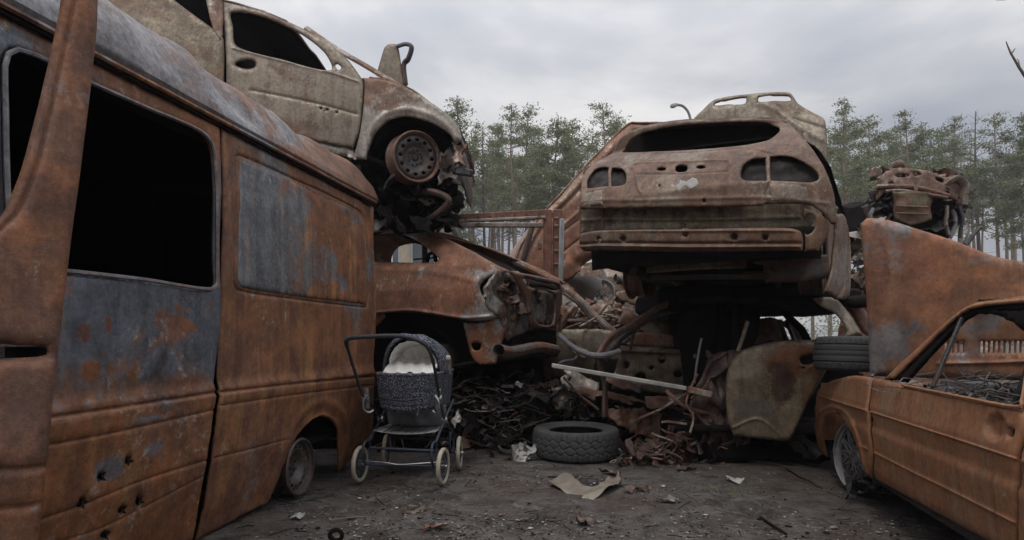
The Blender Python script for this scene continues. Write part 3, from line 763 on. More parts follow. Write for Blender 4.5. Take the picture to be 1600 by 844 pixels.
    sheet(DS, o_, [wh, hh], 'door_skin', M['front_door'], dd, res=.014, px=False, thick=.035, roll=(.015, .008), hroll=(.03, .014),
          lines=[(qd((0, 735), (40, 733), (75, 728)), .014, -.012), (qd((0, 795), (40, 792), (68, 786)), .014, -.010), (qd((118, 0), (106, 60), (84, 160), (60, 255), (30, 330), (0, 362)), .012, -.010),
                 (qd((0, 566), (40, 563), (88, 560)), .01, -.004)], dent=.006, dsc=3, seed=5)
    b = MB(); c = DS.pt(35, 550, -.075); b.box(c, (.14, .03, .03), Matrix((DS.U, DS.V, DS.N)).transposed(), .004)
    b.box(c+DS.N*.018-DS.U*.055, (.018, .03, .02), Matrix((DS.U, DS.V, DS.N)).transposed(), .003, 1); b.build('handle', M['soot_and_shade'], dd, mats=[M['soot_and_shade'], M['steel_wheel']])
build_van()

# ================================================================== orange coupe, right foreground (two-door, points away)
def golf_h(u, v):
    return interp(v, [0, .12, .25, .47, .50, .60, .64, .74, .82, 1.2, 1.4], [-.11, -.06, -.02, .004, -.004, .008, .0, -.015, -.05, -.20, -.30])
GS = Surf((2.10, 4.05, 0), (-.2, -1, 0), (0, 0, 1), golf_h)
def build_golf():
    root = thing('rusted_hatchback', 'evenly orange rusted two-door car in the right foreground with raised bonnet and empty side window', 'car', GS.at(.9, 0, -.8))
    q = lambda *a: [GS.uv(p[0], p[1])+tuple(p[2:]) for p in a]
    W = 1.58
    arch = [(1289, 714, 1), (1284, 672), (1288, 655), (1299, 647), (1313, 651), (1327, 672), (1340, 703), (1353, 744, 1)]
    cr1 = [(1280, 619), (1400, 656), (1500, 688), (1592, 718)]; cr2 = [(1366, 707), (1420, 734), (1500, 774), (1590, 819)]
    sheet(GS, [(1361, 590, 1), (1332, 587), (1299, 595), (1280, 606), (1274, 624), (1275, 680), (1279, 700, 1)]+arch+[(1364, 750, 1), (1362, 708), (1356, 650)], (), 'front_wing', M['golf'], root, res=.016, thick=.014,
          lines=[(cr1[:2], .012, .010), ([(1340, 694), (1356, 702)], .010, .006), ([(1279, 700), (1275, 668), (1282, 645), (1300, 636), (1318, 641), (1334, 664), (1347, 700), (1357, 740)], .022, .014)], dent=.004, seed=1, roll=(.014, .008), far=W)
    slot = [(1563, 670), (1568, 668), (1583, 674), (1582, 679), (1576, 683), (1570, 679), (1564, 675)]
    door = [(1364, 592, 1), (1385, 594), (1410, 602), (1500, 620), (1590, 638), (1599, 650, 1), (1598, 672), (1588, 718), (1586, 800), (1586, 870, 1), (1520, 835), (1440, 790), (1367, 750, 1), (1365, 708), (1359, 650)]
    dents_extra = lambda u, v: 0
    uh, vh = GS.uv(1553, 667)
    def dh(u, v):
        d = math.hypot((u-uh)/.075, (v-vh)/.05); return -.022*(1-sstep(.7, 1.0, d))
    sheet(GS, door, [slot, ell(1355+6, 655, 1.6, 2, 6)], 'door', M['golf'], root, res=.013, thick=.02, lines=[([(1358, 643)]+cr1[1:], .006, .007), (cr2, .0065, .006)], dent=.005, dsc=2, seed=2, roll=(.012, .010), extra_h=dh, far=W)
    frame = [(1380, 592, 1), (1402, 571), (1450, 527), (1496, 487), (1518, 475), (1560, 469), (1640, 461), (1760, 448, 1), (1770, 474, 1), (1640, 470), (1556, 475), (1520, 480), (1499, 490), (1458, 528), (1396, 590, 1)]
    sheet(GS, frame, (), 'window_frame', M['golf'], root, res=.016, thick=.014, dent=.002, roll=(.008, .005), far=W)
    sheet(GS, [(1600, 640, 1), (1700, 655), (1820, 680, 1), (1820, 760, 1), (1750, 1000, 1), (1592, 880, 1), (1592, 718), (1602, 670)], (), 'rear_quarter', M['golf'], root, res=.03, thick=.02, dent=.004, lines=[([(1600, 721), (1820, 790)], .012, .01)], roll=(.012, .01), far=W)
    uB = GS.uv(1640, 600)[0]
    # pillars behind the door and window bar
    b = MB(); b.bar(GS.pt(1503, 496, -.02), GS.pt(1457, 606, -.012), .022, .016, GS.N, .004); b.build('quarter_light_bar', M['dark'], root)
    b = MB(); b.tube(spl([GS.pt(1410, 602, .004), GS.pt(1500, 620, .006), GS.pt(1586, 636, .006), GS.pt(1597, 626, .004), GS.pt(1602, 600, .0), GS.pt(1612, 540, -.01)]), .008, 6); b.build('window_seal', M['golf'], root)
    for s_ in (0, 1):
        b = MB(); b.bar(GS.at(uB+.1, .80, 0) - GS.N*(s_*(W-.02)), GS.at(uB+.22, 1.27, 0)-GS.N*(s_*(W-.48)), .09, .04, GS.N, .01); b.build('pillar', M['golf'], root)
    sheet(GS.off(-.34), [(1490, 470, 1), (1510, 488), (1542, 491), (1570, 502), (1602, 520), (1700, 565, 1), (1720, 470, 1), (1600, 466)], (), 'roof_shade_lining', M['soot_and_shade'], root, res=.03, thick=.01, dent=.03, rag=.01)  # black sheet paints the dark underside of the roof
    sheet(GS, [(1385, 593, 1), (1405, 572), (1452, 528), (1498, 488), (1520, 476), (1560, 472), (1640, 464), (1760, 452, 1), (1770, 478, 1), (1640, 485), (1547, 484), (1522, 489), (1503, 500), (1468, 535), (1411, 597, 1)], (), 'door_seal', M['soot_and_shade'], root, res=.02, thick=.02, dent=.002, d=-.02)
    # roof
    A = [GS.pt(x, y, -.01) for x, y in ((1518, 475), (1560, 469), (1640, 461), (1760, 448))]; A.append(A[-1]+GS.U*.5-Vector((0, 0, .1)))
    fw = lambda p: p-GS.N*(W+2*GS.h(0, p.z))
    b = MB(); loft(b, A, [fw(p) for p in A], 12, .035, nz=.006, m=24); b.build('roof', M['golf'], root, solid=.012)
    # lower body: floor, bulkhead, far-side engine bay, front panel
    def PG(u, w, z): return GS.O+GS.U*u-GS.N*w+Vector((0, 0, z))
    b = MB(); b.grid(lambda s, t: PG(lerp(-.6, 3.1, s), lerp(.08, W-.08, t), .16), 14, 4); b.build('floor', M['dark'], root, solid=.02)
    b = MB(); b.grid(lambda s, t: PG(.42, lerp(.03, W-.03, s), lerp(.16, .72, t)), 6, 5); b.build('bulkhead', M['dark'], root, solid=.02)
    b = MB(); b.grid(lambda s, t: PG(-.60+.04*math.sin(s*3.14), lerp(.02, W-.02, s), lerp(.25, .66, t)), 8, 5); b.build('front_panel', M['golf'], root, solid=.015)
    b = MB(); b.grid(lambda s, t: PG(lerp(-.45, .40, s), lerp(.06, .36, t), .62+.08*t*(1-t)), 8, 5)
    b.box(PG(0, .8, .45), (.5, .6, .34), bevel=.04); b.box(PG(.05, .75, .66), (.3, .4, .12), bevel=.03)
    b.build('engine', M['dark'], root, solid=0)
    arch_liner('wheel_housing', PG(0, .09, .26), GS.N, .30, .26, M['soot_and_shade'], root)
    # steering wheel frame, bare seat frames
    b = MB()
    for w_ in (.4, 1.15):
        c = PG(1.35, w_, .3)
        for s_ in (-.2, .2):
            b.tube(spl([c-GS.N*s_+Vector((0, 0, 0)), c-GS.N*s_+GS.U*.08+Vector((0, 0, .3)), c-GS.N*s_*.8+GS.U*.18+Vector((0, 0, .62))]), .014, 6)
        b.tube([c+GS.N*.16+GS.U*.18+Vector((0, 0, .62)), c-GS.N*.16+GS.U*.18+Vector((0, 0, .62))], .014, 6)
    b.build('seat_frame', M['dark'], root)
    # collapsed grey remains of dashboard, insulation and wiring heaped at window height
    b = MB(); r_ = random.Random(5)
    for i in range(330):
        w_ = r_.uniform(.12, 1.4); u_ = r_.uniform(.5, 1.75)
        crumple(b, PG(u_, w_, .655+.05*r_.random()+.03*math.exp(-((w_-.7)/.4)**2)), (r_.uniform(.03, .10), r_.uniform(.01, .03)), 60+i, amp=.6, n=6, mi=0 if r_.random() < .5 else 1)
    for i in range(240):
        a = PG(r_.uniform(.5, 1.7), r_.uniform(.1, 1.3), .70+r_.uniform(0, .1)); b.tube(wob([a, a+Vector((r_.uniform(-.25, .25), r_.uniform(-.25, .25), r_.uniform(-.04, .05)))], .05, i, 6), .003, 4, mi=r_.choice((0, 0, 1)))
    b.grid(lambda s, t: PG(lerp(.45, 1.8, s), lerp(.10, W-.1, t), .655+.03*noise.noise(Vector((s*5, t*5, 2)))), 20, 20, 1)
    o = b.build('burnt_trim', M['ashy'], root, mats=[M['ashy'], M['dark']]); o['kind'] = 'stuff'
    # front wheel on a bare alloy rim
    M['alloy_burnt'] = simple('burnt_alloy', (.17, .16, .155), .55, .55, 18, .3, metal=.3)
    M['chrome_dull'] = simple('dull_alloy_lip', (.34, .33, .33), .45, .4, 14, .2, metal=.5)
    wheel(GS.at(0, .235, -.035), (-1, -.08, 0.02), .222, .17, M['chrome_dull'], root, style='cross', mat2=M['alloy_burnt'])
    b = MB()
    for i in range(10):
        crumple(b, GS.at(.16+.1*random.Random(i).random(), .12, -.1+.02*i), (.1, .12), 300+i, amp=.3, n=6)
    b.build('melted_tyre', M['burnt_rubber'], root)
    wheel(PG(0, W-.03, .235), GS.N*-1, .222, .17, M['chrome_dull'], root, style='cross', mat2=M['alloy_burnt'])
    # raised bonnet
    BO = GS.pt(1362, 588)
    BS = Surf(BO, (1, -.2, 0), (-.012, -.05, 1), lambda u, v: .05*math.sin(u*2.4+.5)*v+.04*math.exp(-(u/.06)**2)*-1)
    qb = lambda *a: [BS.uv(p[0], p[1])+tuple(p[2:]) for p in a]
    bo = qb((1362, 588, 1), (1358, 500), (1350, 400), (1348, 352), (1356, 341), (1376, 341), (1430, 356), (1500, 378), (1560, 400), (1600, 408), (1700, 424), (1790, 440, 1), (1790, 600, 1))
    sl = []
    for x in range(1478, 1640, 8):
        if 1508 < x < 1530: continue
        sl.append(qb((x, 533), (x+5, 533), (x+5, 552), (x, 552)))
    sheet(BS, bo, sl, 'bonnet', M['bonnet'], root, res=.018, px=False, thick=.018, roll=(.05, .02), hroll=(.01, .003), dent=.022, dsc=1.6, seed=4,
          lines=[(qb((1376, 345), (1392, 440), (1384, 580)), .02, .006), (qb((1470, 568), (1560, 566), (1640, 562)), .014, .014)])
build_golf()
# ================================================================== pram
def dots_mat():
    t = NT('navy_cloth_white_flecks'); v = t.map(sc=(1, 1, 1))
    vo = t.vor(v, 88); m = t.ramp(vo, .42, .30)
    n = t.noise(v, 300, 2, .5); n2 = t.noise(v, 9, 5, .6)
    c = t.mix(m, (.040, .043, .062), (.25, .26, .28)); c = t.mix(t.math('MULTIPLY', t.ramp(n2, .4, .7), .35), c, (.10, .095, .09))
    return t.fin(c, .95, 0, t.bump(n, .3, .002), .15)
M['dots'] = dots_mat()
M['cream'] = simple('cream_lining', (.74, .72, .68), .95, .2, 7, .3)
M['grip'] = simple('black_ribbed_grip', (.035, .036, .042), .6, .3, 60, .4)
M['blue'] = simple('blue_enamel_tube', (.035, .043, .062), .45, .35, 20, .1)
M['chrome'] = simple('tarnished_chrome', (.42, .42, .42), .35, .35, 30, .1, metal=.8)
M['cream_rubber'] = simple('dirty_cream_rubber', (.42, .37, .29), .8, .35, 20, .2)
M['greycloth'] = simple('grey_tray_cloth', (.30, .30, .30), .95, .5, 9, .4, col2=(.15, .15, .155))
def build_pram():
    O = Vector((-.75, 4.33, 0)); ex = Vector((.99, -.137, 0)).normalized(); ey = Vector((.137, .99, 0)).normalized(); ez = Vector((0, 0, 1))
    root = thing('pram', 'old navy baby carriage with white flecks and cream lining standing beside the rusted van', 'pram', O+Vector((0, .25, 0)))
    L = lambda x, y, z: O+ex*x+ey*y+ez*z
    hw = .29
    # wheels
    for (x, y) in ((-hw, 0), (hw, 0), (-hw+.01, .52), (hw, .50)):
        w = bpy.data.objects.new('wheel', None); COL.objects.link(w); w.parent = root; c = L(x, y, .125); w.location = c-root.location
        tilt = ex*math.cos(.12)+ey*(.12 if y else -.05)
        b = MB(); n = 40
        u = ez; v = tilt.normalized().cross(ez)
        b.tube([c+(u*math.cos(2*math.pi*i/n)+v*math.sin(2*math.pi*i/n))*.110 for i in range(n)], .0155, 10, closed=True); b.build('tyre', M['cream_rubber'], w)
        b = MB(); b.tube([c+(u*math.cos(2*math.pi*i/n)+v*math.sin(2*math.pi*i/n))*.093 for i in range(n)], .005, 6, closed=True)
        for i in range(14):
            a = 2*math.pi*i/14; dr = u*math.cos(a)+v*math.sin(a); s_ = 1 if i % 2 else -1
            b.tube([c+tilt*(.018*s_)+dr*.012, c+dr*.094], .0022, 4)
        b.build('spokes', M['blue'], w)
        b = MB(); b.lathe([(0, -.03), (.014, -.03), (.016, 0), (.014, .03), (0, .034)], c, tilt, 14); b.build('hub_cap', M['chrome'], w)
    # axles, cross tubes
    b = MB()
    b.tube(spl([L(-hw-.03, -.02, .155), L(-.1, -.05, .150), L(0, -.055, .140), L(.14, -.05, .150), L(hw+.01, -.02, .160)]), .005, 6); b.build('bumper_wire', M['chrome'], root)
    for y in (0, .51):
        b = MB(); b.tube([L(-hw, y, .125), L(hw, y, .125)], .007, 8); b.build('axle', M['blue'], root)
    for y in (.02, .47):
        b = MB(); b.tube([L(-.225, y, .235), L(.225, y, .225)], .009, 8); b.build('cross_tube', M['blue'], root)
    # C springs and scissor legs
    for s_ in (-1, 1):
        b = MB(); x = s_*(hw-.055)
        b.tube(spl([L(x, -.04, .13), L(x, -.09, .19), L(x, -.075, .27), L(x, -.01, .29), L(x, .04, .25), L(x, .03, .16), L(x, .0, .125)]), .009, 8)
        b.build('spring', M['blue'], root); b = MB()
        b.tube(spl([L(x, .47, .13), L(x, .42, .19), L(x, .44, .27), L(x, .50, .29), L(x, .56, .25), L(x, .55, .16), L(x, .51, .125)]), .009, 8)
        b.build('spring', M['blue'], root)
        b = MB(); x2 = s_*(.235)
        b.tube([L(x, .02, .28), L(x2, .26, .40), L(x2+s_*.01, .50, .52)], .010, 8)
        b.build('scissor_leg', M['blue'], root); b = MB()
        b.tube([L(x, .5, .28), L(x2, .27, .40), L(x2+s_*.02, .04, .56)], .010, 8)
        b.build('scissor_leg', M['blue'], root)
        b = MB(); b.lathe([(0, -.02), (.022, -.02), (.024, 0), (.022, .02), (0, .02)], L(x2, .265, .40), ex, 12); b.build('pivot', M['chrome'], root); b = MB(); b.lathe([(0, -.02), (.02, -.02), (.02, .02), (0, .02)], L(s_*.255, .03, .56), ex, 12)
        b.bar(L(s_*.245, .03, .50), L(s_*.255, .03, .64), .02, .028, ex, .004); b.build('pivot', M['chrome'], root)
        b = MB(); b.tube(spl([L(s_*.235, -.0, .60), L(s_*.262, -.01, .56), L(s_*.262, .0, .50), L(s_*.235, .02, .475), L(s_*.21, .04, .49)]), .009, 8); b.build('hinge_bracket', M['chrome'], root)
    # lower tray
    b = MB(); b.grid(lambda s, t: L(lerp(-.225, .225, s), lerp(.40, .34, t)+.0, lerp(.33, .50, t))+ey*(.015*math.sin(s*9)), 16, 8)
    b.grid(lambda s, t: L(lerp(-.22, .22, s), lerp(.06, .50, t), .345-.02*math.sin(s*3.14)), 16, 8); b.build('lower_tray', M['greycloth'], root, solid=.004)
    b = MB()
    for i in range(9):
        x = -.2+.05*i; b.tube(wob([L(x, .06, .34), L(x+.02, .5, .345)], .01, i, 4), .003, 4)
    b.build('tray_wire', M['blue'], root)
    # carry cot
    z0, z1 = .49, .735
    def cot(s, t):
        a = 2*math.pi*s; hx = lerp(.195, .213, t); hy = lerp(.33, .375, t)
        n = 5.0; cx_, sx_ = math.cos(a), math.sin(a)
        k = (abs(cx_)**n+abs(sx_)**n)**(-1/n)
        z = lerp(z0, z1, t)
        bl = 1+.02*noise.noise(Vector((cx_*2, sx_*2, z*9)))
        return L(hx*k*cx_*bl, .375+hy*k*sx_*bl, z-.012*(1-t)*math.sin(3*a))
    b = MB(); b.grid(cot, 80, 12); b.build('cot_side', M['dots'], root, solid=.012)
    b = MB(); b.grid(lambda s, t: L(0, .375, z0+.005).lerp(cot(s, 0), t), 80, 3); b.build('cot_base', M['greycloth'], root, solid=.01)
    b = MB(); b.tube([cot(i/80, 1)+ez*.002 for i in range(80)], .011, 8, closed=True); b.build('cot_rim', M['dots'], root)
    b = MB(); b.grid(lambda s, t: L(0, .375, z1-.035+.02*noise.noise(Vector((s*8, t*5, 1)))).lerp(cot(s, .93), t), 60, 8); b.build('lining', M['cream'], root)
    b = MB()
    for dz in (.58, .545): b.tube([cot(.60+.30*i/20, (dz-z0)/(z1-z0)-.03*math.sin(i/20*3.14))-ey*.008 for i in range(21)], .0025, 4)
    b.tube(wob([cot(.83, .35)-ey*.01, cot(.83, .1)-ey*.012, cot(.83, -.12)-ey*.02], .006, 3, 5), .002, 4, mi=0)
    b.tube(wob([cot(.835, .25)-ey*.01, cot(.822, -.15)-ey*.016], .012, 5, 5), .0018, 4, mi=0)
    b.build('cord', M['chrome'], root)
    # hood: nested arches open to the front
    yh = .36
    def arch(a, y, w, h, lean): return L(w*math.cos(a)*(1+.02*math.sin(2*a)), y+lean*math.sin(a), z1-.01+h*math.sin(a)**.85)
    def hood(s, t):
        a = math.pi*s; w = lerp(.205, .19, t**2); h = lerp(.265, .255, t)-.10*max(0, t-.6)**1.2*2
        y = lerp(.28, .66, t); p = arch(a, y, w, h, lerp(-.10, .10, t))
        rib = .010*abs(math.sin(t*math.pi*3)); c = L(0, y, z1); return p+(p-c).normalized()*rib
    b = MB(); b.grid(hood, 48, 30); b.build('hood', M['dots'], root, solid=.006)
    b = MB(); b.grid(lambda s, t: L(0, .74, z1+.05).lerp(hood(s, 1), t), 40, 6); b.build('hood_back', M['dots'], root, solid=.006)
    # turned-back front band
    b = MB()
    def band(s, t):
        a = math.pi*s; w = lerp(.203, .232, min(1, t*1.3)); h = lerp(.262, .292, min(1, t*1.3)); y = lerp(.275, .33, t)
        p = arch(a, y, w, h, -.10); return p+ey*(.0)+(ez*.010*math.sin(s*23)+ex*.004*math.sin(s*31))*t
    b.grid(band, 60, 8); b.build('hood_band', M['dots'], root, solid=.010)
    # cream inner lining, draped
    b = MB()
    def lin(s, t):
        a = math.pi*lerp(.04, .96, s); y = lerp(.285, .62, t)
        w = .192*(1-.12*t); h = (.248-.05*t)
        p = arch(a, y, w, h, -.09+.1*t); c = L(0, y, z1+.02)
        fold = .012*math.sin(s*34+t*2)*(.3+t)+.010*noise.noise(Vector((s*6, t*6, 2)))
        return p+(c-p).normalized()*(.008+abs(fold))
    b.grid(lin, 90, 16)
    b.grid(lambda s, t: L(0, .44, z1+.03).lerp(lin(s, .45), t)+ey*(.02*math.sin(s*30)*t*(1-t)*2), 90, 10)
    b.build('hood_lining', M['cream'], root, solid=.003)
    b = MB()
    def sag(s, t):
        x = lerp(-.185, .185, s); y = lerp(.16, .46, t); z = z1+.004+.035*math.sin(min(1, t*1.6)*1.57)+.07*t*t+.035*abs(2*s-1)**2*t+.008*math.sin(s*26+t*6)+.012*noise.noise(Vector((s*5, t*5, 7)))
        return L(x, y, z)
    b.grid(sag, 60, 16); b.build('blanket', M['cream'], root, solid=.006)
    for s_ in (-1, 1):
        b = MB(); b.lathe([(0, -.012), (.022, -.012), (.024, 0), (.018, .016), (0, .018)], L(s_*.225, .42, z1+.10), ex*s_, 16)
        b.bar(L(s_*.222, .42, z1+.09), L(s_*.222, .47, z1-.02), .012, .02, ex, .003); b.build('hood_knob', M['cream_rubber'], root)
    # push handle
    hp = [L(-.262, .03, .565), L(-.275, -.01, .62), L(-.292, -.12, .80), L(-.298, -.20, .93), L(-.292, -.232, .968), L(-.262, -.25, .985), L(-.2, -.255, .992), L(0, -.258, 1.0), L(.11, -.255, .994), L(.20, -.235, .965), L(.245, -.20, .915), L(.262, -.14, .82), L(.262, -.02, .64), L(.255, .03, .565)]
    sp_ = spl(hp, 8)
    b = MB(); b.tube(sp_, .0105, 10); b.build('push_handle', M['grip'], root)
    b = MB(); gp = sp_[24:76]; fine = []
    for i in range(len(gp)-1):
        for j in range(4): fine.append(gp[i].lerp(gp[i+1], j/4))
    b.tube(fine, [.0135+.002*(1 if (i//2) % 2 else 0) for i in range(len(fine))], 12); b.build('ribbed_grip', M['grip'], root)
    for x, y in ((-.262, .03), (.255, .03)):
        b = MB(); b.lathe([(0, -.022), (.026, -.022), (.028, 0), (.026, .022), (0, .022)], L(x, y, .575), ex, 14); b.build('handle_joint', M['chrome'], root)
build_pram()
# ================================================================== more steel
M['beige'] = rust('scorched_beige_steel', a=(.17, .095, .055), b=(.125, .08, .052), c=(.20, .12, .07), patch=(.185, .152, .115), pa=.56, ash=.15, dk=.10, sc=1.0, seed=11, streak=.35, bmp=.14, mot=.35)
M['beige_rust'] = rust('beige_and_brown_steel', a=(.22, .115, .06), b=(.15, .075, .045), c=(.27, .18, .11), patch=(.27, .235, .20), pa=.45, ash=.2, dk=.15, sc=1.2, seed=12, streak=.4, bmp=.25)
M['bonnet_beige'] = rust('beige_swirled_bonnet', a=(.21, .15, .10), b=(.17, .11, .07), c=(.25, .2, .14), patch=(.20, .165, .125), pa=.45, ash=.1, dk=.2, sc=.8, seed=13, streak=.5, bmp=.2)
M['coupe'] = rust('brown_coupe_rust', a=(.25, .095, .042), b=(.15, .062, .034), c=(.28, .13, .06), patch=(.22, .215, .20), pa=.22, ash=.45, dk=.15, sc=1.1, seed=14, streak=.25, bmp=.3)
M['wagon'] = rust('dull_brown_rust', a=(.165, .085, .046), b=(.10, .050, .031), c=(.20, .135, .085), patch=(.145, .105, .075), pa=.32, ash=.30, dk=.35, sc=1.3, seed=15, streak=.35, bmp=.3)
M['olive'] = rust('olive_scorched_steel', a=(.13, .085, .045), b=(.06, .035, .025), c=(.16, .10, .05), patch=(.17, .135, .09), pa=.45, ash=.35, dk=.55, sc=2.2, seed=16, streak=.3, bmp=.4)
M['tilted'] = rust('reddish_flat_rust', a=(.27, .125, .072), b=(.20, .085, .05), c=(.28, .17, .11), patch=(.25, .17, .125), pa=.3, ash=.1, dk=.05, sc=.9, seed=17, streak=.5, bmp=.2)
M['redrust'] = rust('red_rust_channel', a=(.20, .075, .042), b=(.14, .055, .035), c=(.30, .17, .10), patch=(.22, .13, .09), pa=.2, ash=.15, dk=.1, sc=1.6, seed=18, streak=.3, bmp=.3)
M['scrap'] = rust('brown_scrap', a=(.19, .085, .05), b=(.11, .052, .034), c=(.24, .15, .1), patch=(.26, .21, .17), pa=.3, ash=.3, dk=.35, sc=2.5, seed=19, streak=.2, bmp=.5)
M['pale'] = simple('pale_grey_metal', (.36, .34, .31), .7, .35, 9, .3)
M['greymetal'] = simple('grey_metal', (.20, .20, .205), .6, .4, 14, .3, metal=.2)
SH = {'scrap': M['scrap'], 'dark': M['dark'], 'beige': M['beige_rust'], 'soot_and_shade': M['soot_and_shade']}

def rough_mass(name, pts, mat, parent, amp=.05, seed=0, n=14):
    """a lumpy closed block: pts = (min corner, max corner) of its box"""
    a, b_ = Vector(pts[0]), Vector(pts[1]); c = (a+b_)/2; hs = (b_-a)/2; b = MB()
    V = []; F = []
    for j in range(n+1):
        for i in range(2*n):
            th = math.pi*j/n; ph = math.pi*i/n
            d = Vector((math.sin(th)*math.cos(ph), math.sin(th)*math.sin(ph), math.cos(th)))
            k = (abs(d.x)**6+abs(d.y)**6+abs(d.z)**6)**(-1/6); p = d*k
            p = c+Vector((p.x*hs.x, p.y*hs.y, p.z*hs.z)); p += noise.noise_vector(p*3+Vector((seed, 0, 0)))*amp+noise.noise_vector(p*9+Vector((seed, 0, 0)))*amp*.4
            V.append(p)
    m = 2*n
    for j in range(n):
        for i in range(m): F.append((j*m+i, (j+1)*m+i, (j+1)*m+(i+1) % m, j*m+(i+1) % m))
    b.add(V, F); return b.build(name, mat, parent, ang=30)

# ================================================================== beige hatchback on top of the coupe, upper left
TS = Surf((-.80, 5.40, 0), (1, -.02, 0), (-.0, 0, 1), lambda u, v: .03-.10*((v-2.75)/.9)**2-.03*sstep(.1, .6, u)**2)
def build_top():
    root = thing('burnt_hatchback', 'burnt beige hatchback stacked nose down on the brown coupe, its bare front wheel showing', 'car', P(520, 260, 5.6))
    W = 1.5
    q = lambda *a: [TS.uv(p[0], p[1])+tuple(p[2:]) for p in a]
    door = [(346, 1, 1), (413, 18), (473, 44), (516, 68), (545, 95), (564, 121), (568, 128), (566, 171), (561, 205), (551, 232, 1), (450, 212), (352, 190, 1), (353, 110), (351, 60)]
    win = [(362, 19), (413, 27), (473, 55), (508, 84), (516, 109), (440, 92), (369, 71), (363, 40)]
    sheet(TS, door, [win, [(524, 100), (533, 105), (528, 109)], [(383+16*math.cos(a), 100+7*math.sin(a)+2*math.sin(a)*math.cos(a)) for a in [i*math.pi/9 for i in range(18)]],
                     ell(501, 169, 1.3, 1.3, 6), ell(511, 171, 2.2, 1.2, 6), ell(526, 175, 1.3, 1.3, 6)], 'front_door', M['beige'], root, res=.02, thick=.014, seed=1,
          lines=[([(392, 141), (440, 150), (500, 163), (556, 178)], .018, -.010), ([(366, 76), (440, 95), (518, 114), (560, 128)], .015, .008)], roll=(.014, .010), dent=.006)
    sheet(TS, [(120, -30, 1), (150, 40), (260, 130), (349, 190, 1), (349, 62), (336, 47), (322, 37), (270, -2), (255, -22, 1)], (), 'rear_door', M['olive_beige'], root, res=.03, thick=.014, seed=2, dent=.015)
    sheet(TS, [(316, -22, 1), (322, 5), (327, 30), (333, 48), (343, 58), (346, 20), (345, -20, 1)], (), 'centre_pillar', M['beige_rust'], root, res=.02, thick=.03, seed=3, dent=.03, d=.03)
    fen = [(566, 121, 1), (592, 123), (626, 132), (669, 157), (703, 182), (719, 203), (722, 219, 1), (712, 224), (704, 212), (690, 201), (665, 189), (635, 182), (607, 188), (587, 207), (577, 232), (572, 250, 1), (551, 248, 1), (562, 205), (567, 171), (569, 128)]
    sheet(TS, fen, [], 'front_wing', M['beige_rust'], root, res=.018, thick=.015, seed=4,
          lines=[([(572, 246), (578, 208), (600, 180), (635, 171), (672, 180), (700, 198), (712, 215)], .035, .016)], roll=(.015, .01), dent=.006, d=.008, far=W)
    sheet(TS, [(352, 190, 1), (551, 232, 1), (556, 247, 1), (352, 215, 1)], (), 'sill', M['beige_rust'], root, res=.03, thick=.03, seed=4, d=-.02)
    # far side door ring
    FS = Surf(TS.O-TS.N*W, TS.U, TS.V)
    uvd = q(*door[:-3])+q((352, 190, 1)); uvw = q(*win)
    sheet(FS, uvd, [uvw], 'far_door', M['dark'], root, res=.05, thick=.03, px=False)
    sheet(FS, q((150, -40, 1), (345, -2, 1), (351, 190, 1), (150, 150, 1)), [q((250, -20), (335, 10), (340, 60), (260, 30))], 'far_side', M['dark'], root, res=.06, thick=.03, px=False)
    # roof
    A = [TS.pt(x, y, -.01) for x, y in ((180, -60), (260, -32), (346, -1), (413, 17), (473, 43), (516, 67))]
    A = A[:4]+[TS.pt(448, 33, -.01)]
    b = MB(); loft(b, A, [p-TS.N*W for p in A], 10, .03, nz=.012, m=30); b.build('roof', M['beige_rust'], root, solid=.015)
    b = MB(); loft(b, [p-Vector((0, 0, .035))-TS.N*.04 for p in A], [p-TS.N*(W-.04)-Vector((0, 0, .035)) for p in A], 8, .05, nz=.01, m=24); b.build('roof_shade_lining', M['soot_and_shade'], root, solid=.01)  # black sheet added to darken the inside of the roof
    sheet(TS, [(346, 75, 1), (369, 77), (440, 97), (518, 116), (560, 128, 1), (562, 205), (552, 226, 1), (352, 188, 1)], (), 'door_shade_backing', M['soot_and_shade'], root, res=.05, thick=.02, seed=6, d=-.12, dent=.01)  # black backing darkens the handle hole and door gap
    sheet(TS, [(548, 120, 1), (600, 128), (640, 142), (690, 180), (722, 222, 1), (715, 300, 1), (550, 300, 1)], (), 'wing_shade_backing', M['soot_and_shade'], root, res=.05, thick=.02, seed=7, d=-.42, dent=.03)  # black backing added behind the bright gaps round the wing
    rough_mass('gearbox', (TS.pt(520, 350, -.5), TS.pt(605, 262, -.45)+Vector((0, .8, 0))), M['soot_and_shade'], root, .07, 17)  # black lump added to fill the bright gap left of the engine
    # A pillars
    for k_ in (0, W):
        b = MB(); p = [TS.pt(x, y, -.03)-TS.N*k_ for x, y in ((478, 44), (528, 78), (568, 101), (608, 125), (630, 137))]
        b.tube(spl(p), .028, 8, flat=.6); b.build('windscreen_pillar', M['beige_rust'] if not k_ else M['dark'], root)
    # bonnet slab and scuttle
    A = [TS.pt(x, y, -.005) for x, y in ((575, 122), (592, 123), (626, 132), (669, 157), (703, 182), (719, 203))]
    b = MB(); loft(b, A, [p-TS.N*W for p in A], 12, .06, nz=.02, m=24); b.build('bonnet', M['beige_rust'], root, solid=.015)
    # front end: torn edge, lamp bracket, cross member
    b = MB(); e0 = TS.pt(720, 215, -.02)
    b.grid(lambda s, t: e0+Vector((.02*noise.noise(Vector((s*6, t*6, 0)))+.03*t-.05*t*t, s*W, -.30*t)), 14, 8); b.build('slam_panel', M['dark'], root, solid=.01)
    b = MB(); crumple(b, TS.pt(704, 262, -.10), (.22, .30), 77, Matrix.Rotation(1.45, 3, 'X'), .18, 12, .3); b.build('lamp_bracket', M['steel_wheel'], root, solid=.006)
